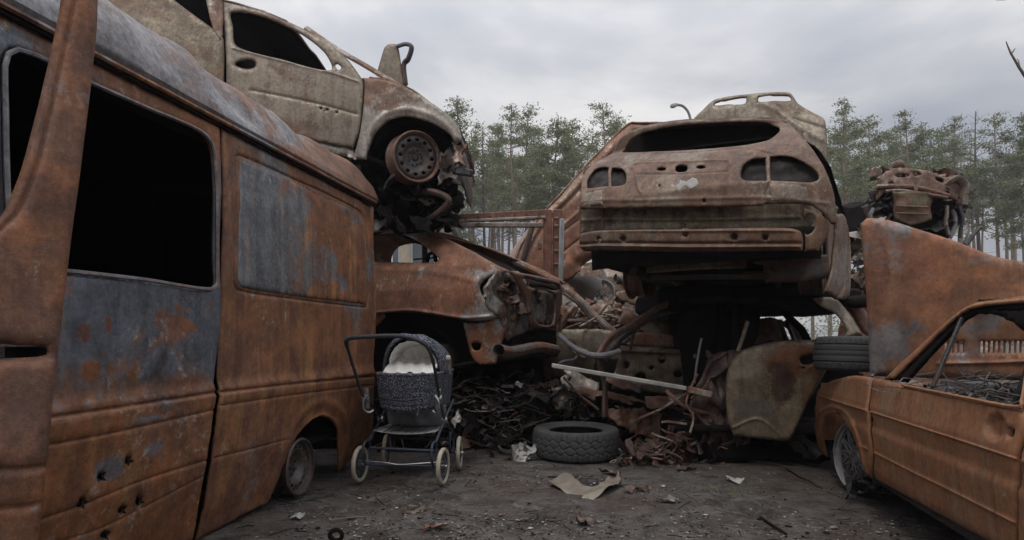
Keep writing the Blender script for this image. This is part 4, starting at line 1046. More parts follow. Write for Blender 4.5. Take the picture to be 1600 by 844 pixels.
    b = MB(); crumple(b, TS.pt(716, 240, .0), (.10, .22), 79, Matrix.Rotation(1.3, 3, 'X'), .2, 10, .3); b.build('bumper_mount', M['scrap'], root, solid=.006)
    b = MB(); b.bar(TS.pt(712, 267, .0), TS.pt(738, 271, .05), .05, .06, bevel=.01); b.build('crash_bar', M['dark'], root)
    b = MB(); b.tube(spl([TS.pt(650, 299, -.15), TS.pt(676, 300, -.1), TS.pt(697, 308, -.06), TS.pt(700, 318, -.06), TS.pt(684, 334, -.1), TS.pt(664, 346, -.2)]), .030, 8); b.build('subframe', M['dark'], root)
    # wheel well, strut, underside
    # upright bracket at the scuttle
    US = Surf(P(612, 110, 6.3), (1, 0, 0), (0, 0, 1), lambda u, v: .03*u)
    sheet(US, [(588, 118, 1), (600, 75), (606, 69), (620, 70), (627, 100), (637, 136, 1), (610, 130)], (), 'hinge_plate', M['beige'], root, res=.03, thick=.02, dent=.02)
    b = MB(); b.tube(spl([P(620, 73, 6.3), P(634, 69, 6.3), P(643, 74, 6.3), P(638, 92, 6.3), P(631, 102, 6.3), P(634, 132, 6.3)]), .03, 8, flat=.6); b.build('hinge_arm', M['dark'], root)
    ax = Vector((.50, -.84, -.10)).normalized(); wc = TS.pt(652, 245, -.02)
    wheel(wc, ax, .212, .19, M['rim_brown'], root, nh=12, hr=.020, ring=.76, dish=.04, lug=5, mat2=M['steel_wheel'])
    arch_liner('wheel_well', TS.pt(643, 252, -.10), TS.N, .36, .40, M['soot_and_shade'], root, -5, 185)
    rough_mass('engine', (TS.pt(585, 345, -.45)-Vector((0, .0, -.14)), TS.pt(690, 250, -.4)+Vector((0, 1.0, 0))), M['soot_and_shade'], root, .10, 3)
    b = MB(); r_ = random.Random(11)
    for i in range(60):
        crumple(b, TS.pt(r_.uniform(585, 705), r_.uniform(260, 352), -r_.uniform(.1, .5)), (r_.uniform(.1, .3), r_.uniform(.08, .2)), 400+i, amp=.3, n=7, mi=0 if r_.random() < .8 else 1)
    for i in range(14):
        a = TS.pt(r_.uniform(590, 690), r_.uniform(260, 340), -r_.uniform(.05, .4)); b.tube(wob([a, a+Vector((r_.uniform(-.3, .3), r_.uniform(-.1, .3), r_.uniform(-.15, .1)))], .06, i, 5), .012, 6)
    b.build('burnt_engine_parts', M['soot_and_shade'], root, mats=[M['soot_and_shade'], M['dark']])['kind'] = 'stuff'
    b = MB(); A = [TS.pt(x, y, -.05) for x, y in ((150, 175), (352, 200), (552, 240), (600, 255))]
    loft(b, A, [p-TS.N*W for p in A], 8, 0, nz=.02, m=20); b.build('floor', M['soot_and_shade'], root, solid=.04)
    rough_mass('sump', (TS.pt(600, 356, -.35), TS.pt(672, 300, -.3)+Vector((0, .7, 0))), M['soot_and_shade'], root, .07, 7)
    # seats
    b = MB(); c = TS.pt(445, 95, -.75); b.tube([c+Vector((0, 0, -.7)), c+Vector((-.08, 0, .1))], .03, 6); b.build('seat_frame', M['soot_and_shade'], root)
M['olive_beige'] = rust('olive_beige_steel', a=(.19, .115, .06), b=(.14, .085, .05), c=(.2, .14, .09), patch=(.14, .112, .075), pa=.45, ash=.1, dk=.2, sc=1.2, seed=21, streak=.2, bmp=.25)
M['rim_brown'] = rust('brown_rim_rust', a=(.19, .085, .048), b=(.13, .06, .04), c=(.22, .13, .08), patch=(.15, .10, .08), pa=.3, ash=.1, dk=.2, sc=4, seed=22, streak=.1)
build_top()

# ================================================================== brown coupe
CS = Surf((-.05, 5.2, 0), (.9, -.44, 0), (0, 0, 1), lambda u, v: interp(v, [.8, 1.15, 1.4, 1.6, 1.75, 2.1], [-.04, .03, .03, -.02, -.10, -.42])-.10*sstep(-.35, .02, u)**2)
CR = Surf((-.05, 5.2, 0), (.44, .9, 0), (0, 0, 1), lambda u, v: .06*math.sin(max(0, min(1, u/1.5))*3.14)-.03)
def build_coupe():
    root = thing('rusted_coupe', 'rusted brown coupe with a sloping tail, wedged between the van and the scrap heap under the beige hatchback', 'car', CS.at(-1.5, .75, -.8))
    root['label'] = 'rusted brown coupe with sloping tail, wedged under the beige hatchback behind the pram'
    W = 1.5
    q = lambda *a: [CS.uv(p[0], p[1])+tuple(p[2:]) for p in a]
    lc = [(797, 424, 1), (772, 430), (757, 437), (749, 447), (753, 461), (772, 476), (787, 488, 1)]
    out = [(440, 352, 1), (585, 351), (636, 354), (674, 363), (704, 376), (742, 395), (772, 412)]+lc+[(774, 498), (752, 502), (727, 501), (674, 492), (636, 488), (588, 491), (540, 505), (440, 540, 1)]
    win = [(500, 395), (540, 370), (585, 362), (609, 361), (636, 369), (662, 384), (684, 404), (679, 410), (585, 409), (510, 409)]
    sheet(CS, out, [win], 'rear_quarter', M['coupe'], root, res=.018, thick=.014, seed=1, roll=(.02, .015), hroll=(.03, .016), dent=.008,
          lines=[([(588, 489), (636, 485), (674, 489), (727, 497), (770, 494)], .02, .014), ([(590, 420), (680, 425), (745, 440)], .04, .01)], far=W)
    sheet(CS, [(723, 506, 1), (760, 503), (789, 496), (790, 505), (782, 540), (773, 567, 1), (750, 570), (738, 560), (730, 535)], [[(737, 537), (750, 538), (749, 547), (738, 546)]], 'rear_corner', M['coupe'], root, res=.02, thick=.015, seed=2, d=-.04, dent=.012, rag=.01)
    sheet(CS, [(560, 492, 1), (600, 492), (580, 520), (560, 620, 1), (440, 640, 1), (440, 540, 1)], (), 'sill_section', M['coupe'], root, res=.03, thick=.015, seed=3, d=-.03)
    # arch lining, wheel-less hub
    arch_liner('wheel_well', CS.pt(655, 570, -.12), CS.N, .36, .30, M['soot_and_shade'], root, 0, 180)
    sheet(CS, [(440, 470, 1), (760, 490, 1), (765, 560, 1), (700, 680, 1), (440, 700, 1)], (), 'black_inner_backing', M['soot_and_shade'], root, res=.06, thick=.03, seed=8, d=-.42, dent=.05)  # black sheet painted in as the dark below the body
    sheet(CS, [(700, 430, 1), (800, 430, 1), (800, 560, 1), (700, 580, 1)], (), 'boot_shade_backing', M['soot_and_shade'], root, res=.06, thick=.03, seed=9, d=-.30, dent=.03)  # black backing darkens the hole in the rear corner
    b = MB(); b.lathe([(0, 0), (.13, 0), (.13, -.06), (.06, -.06), (.06, -.2)], CS.pt(690, 560, -.18), CS.N, 24); b.build('brake_drum', M['dark'], root)
    # roof, black panel painting the dark inside the rear glass opening, boot
    A = [CS.pt(x, y, -.01) for x, y in ((440, 352), (585, 351), (636, 354))]
    b = MB(); loft(b, A, [p-CS.N*(W-.25) for p in A], 10, .03, nz=.012, m=20); b.build('roof', M['coupe'], root, solid=.02)
    A = [CS.pt(x, y, -.06) for x, y in ((630, 358), (674, 369), (704, 383), (742, 402), (790, 426))]
    B_ = [p-CS.N*(W-.3) for p in A]
    b = MB(); loft(b, [p-Vector((0, 0, .08)) for p in A], [p-Vector((0, 0, .08)) for p in B_], 8, .02, nz=.02, m=20); b.build('rear_shade_panel', M['soot_and_shade'], root, solid=.02)
    b = MB(); b.tube(wob([A[0]+Vector((0, 0, .05)), A[2]+Vector((0, .1, .04)), A[4]+Vector((.05, .25, .0))], .02, 4), .014, 6); b.build('glass_seal', M['dark'], root)
    b = MB(); b.tube(spl([p+Vector((0, 0, .0)) for p in B_]), .035, 8); b.build('far_pillar', M['coupe'], root)
    # rear: boot lid edge, lamp cavity, silver recess
    qr = lambda *a: [CR.uv(p[0], p[1])+tuple(p[2:]) for p in a]
    sheet(CR, [(800, 424, 1), (836, 430), (876, 440, 1), (879, 455), (877, 490), (871, 513, 1), (838, 512), (829, 504), (824, 470), (812, 446)],
          [[(820, 436), (845, 441), (873, 447), (874, 453), (850, 452), (828, 448)], [(833, 459), (868, 463), (866, 503), (845, 507), (836, 496)]], 'boot_lid', M['dark_brown'], root, res=.018, thick=.02, seed=4, roll=(.02, .012), dent=.008, d=.06)
    sheet(CR, [(828, 452, 1), (873, 457, 1), (870, 508, 1), (832, 505, 1)], (), 'number_plate_recess', M['greymetal_rust'], root, res=.02, thick=.01, seed=5, d=.0, dent=.02)
    sheet(CR, [(775, 424, 1), (812, 427), (836, 470), (838, 512, 1), (815, 523), (800, 536, 1), (780, 500), (760, 460)], [[(768+22, 436), (800, 440), (808, 462), (800, 470), (790, 455)]], 'lamp_cavity', M['greymetal_rust'], root, res=.02, thick=.02, seed=6, d=-.06, dent=.04, dsc=6, rag=.02)
    b = MB()
    for i in range(12): crumple(b, CR.pt(785+5*i, 450+7*(i % 7), -.02), (.14, .10), 500+i, amp=.3, n=7)
    b.build('torn_inner_sheet', M['dark_brown'], root)['kind'] = 'stuff'
    b = MB(); n_ = 16
    def bm(s, t):
        p = CR.pt(lerp(779, 868, s), 547-2*s+3*math.sin(s*7), .10); a = t*2*math.pi
        return p+CR.N*(.05*math.cos(a))+Vector((0, 0, .046*math.sin(a)*(1+.15*noise.noise(Vector((s*7, t*3, 0))))))
    b.grid(bm, 24, 12); b.build('bumper_beam', M['dark_brown'], root)
    b = MB(); b.grid(lambda s, t: CR.pt(lerp(800, 870, s), lerp(512, 540, t), -.10+.03*noise.noise(Vector((s*5, t*5, 2)))), 12, 6); b.build('rear_panel', M['soot_and_shade'], root, solid=.02)
    b = MB(); A = [CS.pt(x, y, -.06) for x, y in ((440, 585), (600, 585), (790, 560))]
    loft(b, A, [p-CS.N*W for p in A], 8, 0, nz=.03, m=16); b.build('floor', M['soot_and_shade'], root, solid=.03)
    # steering-wheel hoop seen through the side opening
    b = MB(); b.tube(spl([CS.pt(668, 408, -.5), CS.pt(670, 398, -.52), CS.pt(678, 396, -.5), CS.pt(681, 408, -.5)]), .02, 6); b.tube(wob([CS.pt(645, 406, -.5), CS.pt(678, 402, -.5)], .02, 2), .008, 5); b.build('seat_hinge', M['soot_and_shade'], root)
M['dark_brown'] = rust('dark_brown_rust', a=(.16, .072, .038), b=(.09, .042, .026), c=(.20, .10, .05), patch=(.10, .085, .075), pa=.3, ash=.25, dk=.4, sc=1.8, seed=23, streak=.3, bmp=.4)
M['greymetal_rust'] = rust('molten_grey_metal', a=(.14, .075, .05), b=(.06, .035, .025), c=(.2, .15, .11), patch=(.27, .26, .24), pa=.45, ash=.5, dk=.6, sc=3.2, seed=24, streak=.3, bmp=.6)
build_coupe()

# ================================================================== brown estate car, tail towards us, upper right
WD = Vector((.5, .866, 0)); WL = Vector((.514, 4.763, 0)); WR = Vector((1.917, 3.953, 0)); WW = 1.62
def wag_h(u, v):
    k = (u-.81)/.81; c = -.05*abs(k)**2.5-.07*sstep(.78, 1.06, abs(k))
    return c+interp(v, [1.5, 1.62, 1.8, 2.0, 2.1, 2.25, 2.4, 2.55], [-.03, 0, .01, .0, -.05, -.18, -.36, -.62])
WS = Surf(WL, WR-WL, (0, 0, 1), wag_h)
M['wagon_pale'] = rust('pale_brown_flaked', a=(.24, .17, .12), b=(.17, .115, .08), c=(.27, .2, .15), patch=(.20, .165, .125), pa=.45, ash=.4, dk=.15, sc=2.0, seed=25, streak=.3, bmp=.3)
M['wheel_dark'] = simple('lamp_hole_shade', (.045, .034, .03), .8, .6, 16, .4, metal=.1, col2=(.010, .008, .008))  # near-black, paints the shade inside the lamp holes
def build_wagon():
    root = thing('burnt_estate_car', 'brown burnt estate car stacked high at right, gutted tailgate and bumper beam facing us', 'car', WS.at(.81, 1.55, -1.5))
    q = lambda *a: [WS.uv(p[0], p[1])+tuple(p[2:]) for p in a]
    sil = [(906, 327, 1), (906, 300), (912, 271), (928, 253), (948, 240), (967, 218), (988, 203), (1043, 190), (1116, 186), (1193, 185), (1227, 190), (1246, 206), (1268, 231), (1288, 262), (1302, 299), (1307, 335), (1306, 350, 1), (1299, 350), (1286, 334), (1266, 321), (1194, 319), (1192, 321), (1150, 323), (946, 326)]
    glass = [(970, 234), (985, 220), (1003, 209), (1043, 199), (1116, 193), (1193, 192), (1214, 196), (1217, 205), (1201, 218), (1159, 227), (1090, 233), (1031, 236), (981, 237)]
    holes = [glass, [(917, 294, 1), (918, 280), (929, 264), (944, 260), (950, 262, 1), (950, 291, 1), (930, 293)], [(955, 262, 1), (970, 263), (977, 271), (977, 286), (970, 290), (955, 291, 1)],
             [(1157, 272), (1162, 257), (1176, 248), (1196, 246, 1), (1197, 282, 1), (1168, 282), (1159, 279)], [(1203, 244, 1), (1231, 244), (1257, 254), (1277, 270), (1278, 281), (1261, 285), (1204, 282, 1)],
             ell(1033, 264, 7, 2.6, 12), ell(1095, 261, 7, 2.6, 12), [(1057, 259), (1072, 259), (1072, 267), (1057, 268)], ell(1100, 314, 2.2, 2.6, 8), ell(1030, 290, 1, 1.2, 6)]
    sheet(WS, sil, holes, 'rear_shell', M['wagon'], root, res=.013, thick=.012, seed=1, roll=(.012, .010), hroll=(.007, .007), dent=.006,
          lines=[([(951, 244), (946, 290), (945, 324)], .008, -.008), ([(1203, 285), (1196, 300), (1193, 318)], .008, -.008), ([(951, 244), (1000, 240), (1080, 238), (1160, 232), (1206, 241)], .012, -.008),
                 ([(988, 262), (990, 256), (1060, 253), (1138, 251), (1141, 258)], .014, .010), ([(990, 262), (1000, 300)], .012, .010), ([(1139, 258), (1134, 300)], .012, .010), ([(995, 272), (1060, 272), (1136, 268)], .014, -.010),
                 ([(1227, 192), (1236, 204), (1238, 218), (1228, 236)], .010, -.008), ([(908, 316), (1000, 313), (1190, 309), (1290, 318)], .02, .008)])
    for k, pl in enumerate(([(909, 299, 1), (941, 297, 1), (942, 321, 1), (908, 323, 1)], [(1202, 286, 1), (1262, 288, 1), (1264, 312), (1245, 316), (1202, 315, 1)])):
        sheet(WS, pl, (), 'lamp_base_panel', M['wagon_pale'], root, res=.02, thick=.005, seed=2+k, d=.006, dent=.003, roll=(.012, .006))
    b_ = [(1049, 296), (1050, 286), (1058, 288), (1062, 279), (1075, 282), (1082, 277), (1089, 280), (1091, 290), (1080, 297), (1070, 291), (1062, 299), (1056, 293)]
    sheet(WS, b_, [], 'melted_badge_residue', M['pale'], root, res=.012, thick=.003, seed=4, d=.006, rag=.012)
    # valance recess, bumper beam
    sheet(WS, [(906, 315, 1), (1264, 312, 1), (1276, 335), (1262, 362, 1), (906, 366, 1)], [ell(1268-12, 340, 1, 1, 6)], 'valance', M['olive'], root, res=.022, thick=.02, seed=5, d=-.13, dent=.012, lines=[([(910, 345), (1080, 343), (1250, 340)], .02, .016)])
    bo = [(905, 364, 1), (930, 360), (1080, 357), (1225, 355), (1249, 360), (1254, 374), (1253, 391, 1), (1080, 393), (920, 392), (908, 390), (903, 378)]
    bh = [ell(935, 374, 2, 2.2, 8), ell(973, 373, 3.2, 3.2, 10), ell(1070, 366, 2.2, 1.6, 8), ell(1147, 371, 3, 3, 10), ell(1195, 371, 3, 3, 10)]
    sheet(WS, bo, bh, 'bumper_beam', M['wagon'], root, res=.013, thick=.03, seed=6, d=.045, roll=(.022, .03), dent=.006,
          lines=[([(906, 381), (1080, 380), (1252, 380)], .012, -.020), ([(906, 386), (1080, 386.5), (1252, 386)], .010, .016), ([(910, 363), (1080, 361), (1240, 361)], .012, .010)])
    b = MB(); A = [WS.at(u, 1.70, -.05) for u in np.linspace(.02, 1.60, 16)]
    loft(b, A, [p+Vector((0, 0, .02))+WD*.03-Vector((0, 0, .22)) for p in A], 4, nz=.01); b.build('crash_member', M['soot_and_shade'], root, solid=.02)
    qc = [(1256, 324, 1), (1286, 338), (1296, 352), (1291, 372), (1280, 391, 1), (1258, 393, 1), (1258, 360)]
    sheet(WS, qc, [[(1258, 338), (1266, 335), (1273, 339), (1274, 352), (1268, 364), (1259, 366), (1257, 350)]], 'corner_panel', M['wagon'], root, res=.012, thick=.012, seed=7, d=-.02, dent=.006)
    # spare wheel well and floor
    b = MB()
    b.grid(lambda s, t: WS.at(lerp(.40, 1.12, s), lerp(1.535, 1.475, t), -.26-.06*math.cos(s*6.28)*.5+.02*t), 20, 4); b.build('spare_wheel_well', M['olive'], root, solid=.01)
    sheet(WS, [(1.20, 1.56, 1), (1.62, 1.56, 1), (1.60, 1.40), (1.22, 1.38, 1)], (), 'rear_muffler', M['dark'], root, res=.03, px=False, d=-.4, thick=.12)
    b = MB()
    A = [WS.at(u, 1.56, -.16) for u in np.linspace(.06, 1.56, 10)]
    loft(b, A, [p+WD*3.5+Vector((0, 0, .02)) for p in A], 16, 0, nz=.03, m=16); b.build('floor', M['soot_and_shade'], root, solid=.05)
    b = MB(); b.lathe([(0, .35), (.28, .35), (.28, .0), (.26, -.02), (0, -.02)], WS.at(.78, 1.49, -.55), (0, 0, 1), 24); b.build('spare_well_drum', M['soot_and_shade'], root)
    b = MB()
    for a_, b2 in (((.25, 1.48, -.6), (1.4, 1.44, -.6)), ((.3, 1.5, -.3), (.35, 1.42, -1.2)), ((1.3, 1.5, -.3), (1.2, 1.42, -1.2))):
        b.tube([WS.O+WS.U*a_[0]+Vector((0, 0, a_[1]))+WD*-a_[2], WS.O+WS.U*b2[0]+Vector((0, 0, b2[1]))+WD*-b2[2]], .035, 8)
    b.build('rear_axle', M['dark'], root)
    # roof and far shell
    A = [WS.pt(x, y, -.01) for x, y in ((988, 203), (1043, 191), (1116, 187), (1193, 186), (1227, 191))]
    b = MB(); loft(b, A, [p+WD*2.0+Vector((0, 0, .02)) for p in A], 14, .05, nz=.012, m=18); b.build('roof', M['wagon'], root, solid=.02)
    A2 = [WS.at(u, z, -.03) for u, z in ((-.02, 2.12), (.06, 2.28), (.2, 2.40), (.45, 2.44), (.8, 2.45), (1.2, 2.44), (1.42, 2.40), (1.56, 2.28), (1.64, 2.12))]
    b = MB(); loft(b, [p+WD*.10 for p in A2], [p+WD*2.2 for p in A2], 10, 0, nz=.01, m=26); b.build('roof_shade_lining', M['soot_and_shade'], root, solid=.01)  # black sheet darkens the roof inside, behind the glass opening
    z0 = 1.50
    side = [(.02, z0+.12, 1), (.0, z0+.45), (.10, z0+.62), (.42, z0+.93), (.6, z0+.99), (1.5, z0+1.02), (2.2, z0+.96), (2.85, z0+.62), (3.4, z0+.52), (3.8, z0+.40), (3.88, z0+.10, 1), (3.5, z0+.08)]
    side += [(3.12+.33*math.cos(a), z0+.12+.33*math.sin(a)) for a in (0.1, .6, 1.1, 1.57, 2.1, 2.6, 3.0)]+[(2.7, z0+.02, 1), (1.2, z0+.02, 1)]+[(.80+.33*math.cos(a), z0+.12+.33*math.sin(a)) for a in (0.1, .6, 1.1, 1.57, 2.1, 2.6, 3.0)]
    wn_ = [[(.35, z0+.62), (.62, z0+.88), (.95, z0+.92), (.95, z0+.60)], [(1.05, z0+.60), (1.05, z0+.92), (1.75, z0+.93), (1.75, z0+.60)], [(1.85, z0+.60), (1.85, z0+.92), (2.15, z0+.88), (2.6, z0+.60)]]
    RS = Surf(WR-WS.U*.05+WD*.16, WD, (0, 0, 1), lambda u, v: .0-.10*sstep(2.05, 2.5, v)-.05*sstep(.4, 0, u))
    sheet(RS, side, wn_, 'side_panel', M['wagon'], root, res=.04, thick=.02, px=False, seed=9, roll=(.02, .012))
    LS = Surf(WL+WS.U*.12+WD*.16, WD, (0, 0, 1))
    sheet(LS, side, wn_, 'side_panel', M['wagon'], root, res=.05, thick=.02, px=False, seed=10)
    wheel(WR+WD*.93-WS.U*.06+Vector((0, 0, z0+.02)), WS.U, .20, .16, M['rim_brown'], root)
    wheel(WL+WD*.93+WS.U*.06+Vector((0, 0, z0+.02)), -WS.U, .20, .16, M['rim_brown'], root)
    # sprung door on the right
    PD = Surf(P(1318, 400, 4.55), (.7, .72, 0), (0, 0, 1), lambda u, v: -.06*(v-.2)**2)
    q2 = [(1308, 335, 1), (1318, 335), (1326, 350), (1331, 385), (1331, 430), (1327, 464), (1312, 466), (1292, 455, 1), (1303, 420), (1308, 370)]
    sheet(PD, q2, (), 'door', M['wagon'], root, res=.02, thick=.02, seed=12, lines=[([(1322, 325), (1327, 380), (1322, 440), (1312, 466)], .02, -.03)], dent=.01)
    # inside shade painted by black sheets behind the glass and lamp openings
    b = MB(); A = [WS.at(u, 1.95, -.25) for u in np.linspace(.15, 1.5, 8)]
    loft(b, A, [p+WD*2.4-Vector((0, 0, .2)) for p in A], 10, .0, nz=.06, m=12); b.build('load_floor', M['soot_and_shade'], root, solid=.03)
    b = MB(); A = [WS.at(u, 1.60, -.2) for u in np.linspace(.12, 1.5, 8)]
    loft(b, A, [WS.at(u, 2.02, -.3) for u in np.linspace(.12, 1.5, 8)], 6, .0, nz=.05, m=12); b.build('inner_panel', M['dark'], root, solid=.02)
    sheet(WS, [(968, 240, 1), (978, 222), (1000, 205), (1043, 196), (1116, 191), (1193, 190), (1219, 194), (1222, 210, 1), (1205, 225), (1160, 240), (1090, 248), (1000, 246)], (), 'glass_shade_sheet', M['soot_and_shade'], root, res=.06, thick=.04, seed=15, d=-.22, dent=.02)  # black sheet painted in as the dark behind the glass opening
    for k_, pl in enumerate(([(911, 262, 1), (930, 252, 1), (984, 256, 1), (984, 300, 1), (911, 300, 1)], [(1150, 238, 1), (1240, 236, 1), (1286, 262, 1), (1286, 292, 1), (1150, 292, 1)])):
        sheet(WS, pl, (), 'lamp_hole_backing', M['wheel_dark'], root, res=.018, thick=.01, seed=k_+30, d=-.07, dent=.035, dsc=9)  # dark backing sheet, shade of the lamp holes put into its colour
    # raised bonnet at the far end
    HS = Surf(WL.lerp(WR, .5)+WD*3.0, WS.U, (.0, .05, 1), lambda u, v: .05*math.sin(u*3)+.05*math.sin((v-2.9)*4+u*2))
    ho = [(1088, 250, 1), (1093, 188), (1110, 170), (1124, 156), (1133, 151), (1165, 145), (1201, 141), (1246, 139), (1252, 143), (1260, 155), (1280, 168), (1301, 180), (1304, 200), (1306, 260), (1304, 330, 1), (1090, 330, 1)]
    hh = [[(1129, 162), (1131, 157), (1138, 155), (1177, 148), (1176, 158), (1150, 160)], [(1199, 148), (1246, 144), (1249, 151), (1220, 153), (1199, 155)]]
    sheet(HS, ho, hh, 'bonnet', M['bonnet_beige'], root, res=.03, thick=.025, seed=14, roll=(.04, .02), dent=.03, dsc=1.5,
          lines=[([(1159, 160), (1162, 200)], .02, -.012), ([(1200, 158), (1230, 170), (1262, 195), (1298, 215)], .05, .02), ([(1225, 160), (1250, 180), (1298, 195)], .03, -.015)])
build_wagon()
# ================================================================== lower right wreck with the pale hanging door
def build_doorcar():
    O = P(1220, 600, 4.75); O.z = 0
    S = Surf(O, (1, -.22, 0), (0, 0, 1), lambda u, v: .05-.12*((v-.6)/.6)**2)
    root = thing('flattened_car', 'flattened black burnt car under the estate car, a pale scorched rear door hanging from it', 'car', O+Vector((-.1, .5, 0)))
    rl = root.location
    dm = rust('pale_door_scorched', a=(.20, .12, .07), b=(.14, .09, .06), c=(.2, .13, .08), patch=(.165, .128, .083), pa=.6, ash=.15, dk=.35, sc=1.5, seed=31, streak=.3, bmp=.25,
        stains=[(S.pt(1240, 565)-rl, (.22, .5, .15), (.16, .062, .022), 1.0), (S.pt(1222, 600)-rl, (.10, .5, .19), (.06, .028, .016), 1.0), (S.pt(1268, 600)-rl, (.08, .5, .2), (.17, .075, .03), .5), (S.pt(1180, 640)-rl, (.16, .5, .08), (.09, .085, .075), .6)])
    door = [(1160, 547), (1198, 536), (1233, 532), (1301, 531, 1), (1297, 566), (1286, 590), (1266, 626), (1246, 666), (1234, 686), (1222, 689), (1180, 685), (1146, 681, 1), (1137, 655), (1134, 600), (1141, 566)]
    sheet(S, door, [[(1250, 562), (1262, 556), (1275, 557), (1272, 566), (1256, 570)], ell(1256, 575, 1.5, 1.5, 6)], 'door', dm, root, res=.018, thick=.03, seed=1, dent=.022, dsc=2.6,
          lines=[([(1146, 668), (1185, 655), (1222, 682)], .016, .009), ([(1180, 600), (1205, 640), (1222, 682)], .016, -.008)], roll=(.02, .012))
    b = MB(); b.tube([S.pt(1168, 503, 0), S.pt(1153, 549, .0)], .022, 6, flat=.6); b.build('window_upright', M['olive'], root)
    pil = [(1270, 466, 1), (1290, 464), (1308, 468), (1327, 490), (1346, 521, 1), (1318, 528, 1), (1323, 516), (1306, 491), (1282, 478)]
    sheet(S, pil, (), 'rear_pillar', M['beige'], root, res=.02, thick=.012, seed=2, d=-.02, dent=.003)
    S2 = S.off(-.35)
    sheet(S2, [(1305, 465, 1), (1345, 478), (1362, 500), (1362, 525, 1), (1350, 520), (1328, 485)], (), 'tailgate_edge', M['tilted'], root, res=.03, thick=.03, seed=3)
    # roof squashed under the car above; floor; far pillars
    b = MB(); A = [S.at(u, 1.27-.02*math.sin(u*5), -.05) for u in np.linspace(-.75, .72, 14)]
    loft(b, A, [p+Vector((.3, 1.5, .0)) for p in A], 10, .03, nz=.05, m=18); b.build('roof', M['soot_and_shade'], root, solid=.06)
    b = MB(); A = [S.at(u, .28, -.08) for u in np.linspace(-.65, .9, 10)]
    loft(b, A, [p+Vector((.3, 1.5, .0)) for p in A], 8, .0, nz=.04, m=14); b.build('floor', M['soot_and_shade'], root, solid=.06)
    for x0, y0, x1, y1, d0, d1, r_ in ((1128, 470, 1118, 690, -.3, -.2, .05), (1150, 470, 1140, 600, -.25, -.15, .045), (1210, 468, 1262, 532, -.9, -.5, .03), (1128, 480, 1165, 505, -.6, -.2, .04)):
        b = MB(); b.tube(wob([S.pt(x0, y0, d0), S.pt(x1, y1, d1)], .04, x0, 6), r_, 8, flat=.6); b.build('pillar', M['soot_and_shade'], root)
    S3 = S.off(-.5)
    sheet(S3, [(1090, 462, 1), (1180, 462, 1), (1190, 500), (1176, 540), (1184, 640), (1168, 694, 1), (1104, 694, 1), (1110, 560)], (), 'black_inner_backing', M['soot_and_shade'], root, res=.05, thick=.05, seed=4, dent=.05, rag=.04)
    sheet(S.off(-.75), [(1080, 540, 1), (1330, 535, 1), (1360, 690, 1), (1090, 690, 1)], (), 'seat_pan', M['soot_and_shade'], root, res=.06, thick=.05, seed=5, dent=.08)
    sheet(S.off(-1.3), [(1175, 508), (1200, 496), (1232, 503), (1262, 520), (1262, 540), (1175, 540)], [[(1217, 507), (1226, 508), (1240, 528), (1230, 530)]], 'far_door_sheet', M['scrap'], root, res=.04, thick=.03, seed=6, dent=.05, rag=.02)
    for x in (1222, 1234):
        b = MB(); b.bar(S.pt(x-5, 500, -.9), S.pt(x+8, 534, -.9), .035, .03); b.build('seat_post', M['dark'], root)
    # wheel stub shadows and underside clutter that carries it
    b = MB(); r2 = random.Random(41)
    for i in range(40):
        crumple(b, S.pt(r2.uniform(1150, 1300), r2.uniform(670, 700), -r2.uniform(.15, .9)), (r2.uniform(.1, .35), r2.uniform(.1, .2)), 700+i, amp=.25, n=6, mi=0 if r2.random() < .8 else 1)
    b.build('charred_remains', M['soot_and_shade'], root, mats=[M['soot_and_shade'], M['dark']])['kind'] = 'stuff'
    rough_mass('black_void_mass', (S.pt(1082, 700, -.35), S.pt(1168, 458, -.35)+Vector((0, .9, 0))), M['soot_and_shade'], root, .07, 13, 18)  # black mass standing in for the dark void between the wrecks
    rough_mass('gap_filler_mass', (Vector((1.25, 5.2, 1.20)), Vector((3.0, 6.8, 1.44))), M['soot_and_shade'], root, .05, 14, 16)  # black mass added to block bright sky between the stacked cars
    rough_mass('sill_block', (Vector((1.3, 5.0, -.02)), Vector((2.6, 6.1, .36))), M['soot_and_shade'], root, .06, 9)
build_doorcar()

# tyre lying on the orange car, tyre on the ground
tyre('flat_lying_tyre', (2.36, 4.28, .872), (.05, .03, 1), .315, .20, .225, M['rubber'], 1, 'road', label='dark road tyre lying flat on the wing of the orange hatchback', cat='tyre')
ty = (P(900, 700, 5.35)); ty = Vector(((900-800)/1000*5.42, 5.42, .112))
tyre('tyre', ty, (.0, -.02, 1), .368, .225, .235, M['rubber'], 2, 'chunky', label='worn chunky tread tyre lying alone on the dirt in the middle', cat='tyre')

# ================================================================== centre: tangle between the coupe and the black wreck
def sh(name, px, Y, mat, label, cat='scrap metal', dirU=(1, 0, 0), seed=0, holes=(), thick=.02, dent=.03, rag=.02, res=.025, h=None, V=(0, 0, 1), group=None, lines=(), far=None):
    cx_ = sum(p[0] for p in px)/len(px); cy_ = sum(p[1] for p in px)/len(px); o = P(cx_, cy_, Y)
    S = Surf(o, dirU, V, h)
    r_ = sheet(S, px, holes, name, mat, None, res=res, thick=thick, seed=seed, dent=dent, dsc=3, rag=rag, loc=tuple(o), lines=lines, far=far)
    return tag(r_ if not far else r_[0], label, cat, group)
def rod(name, pts, r, mat, label, cat='metal bar', w=.0, seed=0, n=8, flat=1.0, parent=None, smooth=True):
    b = MB(); p = spl([P(*a) for a in pts]) if smooth else [P(*a) for a in pts]
    if w: p = [v+noise.noise_vector(v*5+Vector((seed*3, 0, 0)))*w for v in p]
    b.tube(p, r, n, flat=flat); o = b.build(name, mat, parent, loc=tuple(p[0]) if not parent else None)
    return o if parent else tag(o, label, cat)

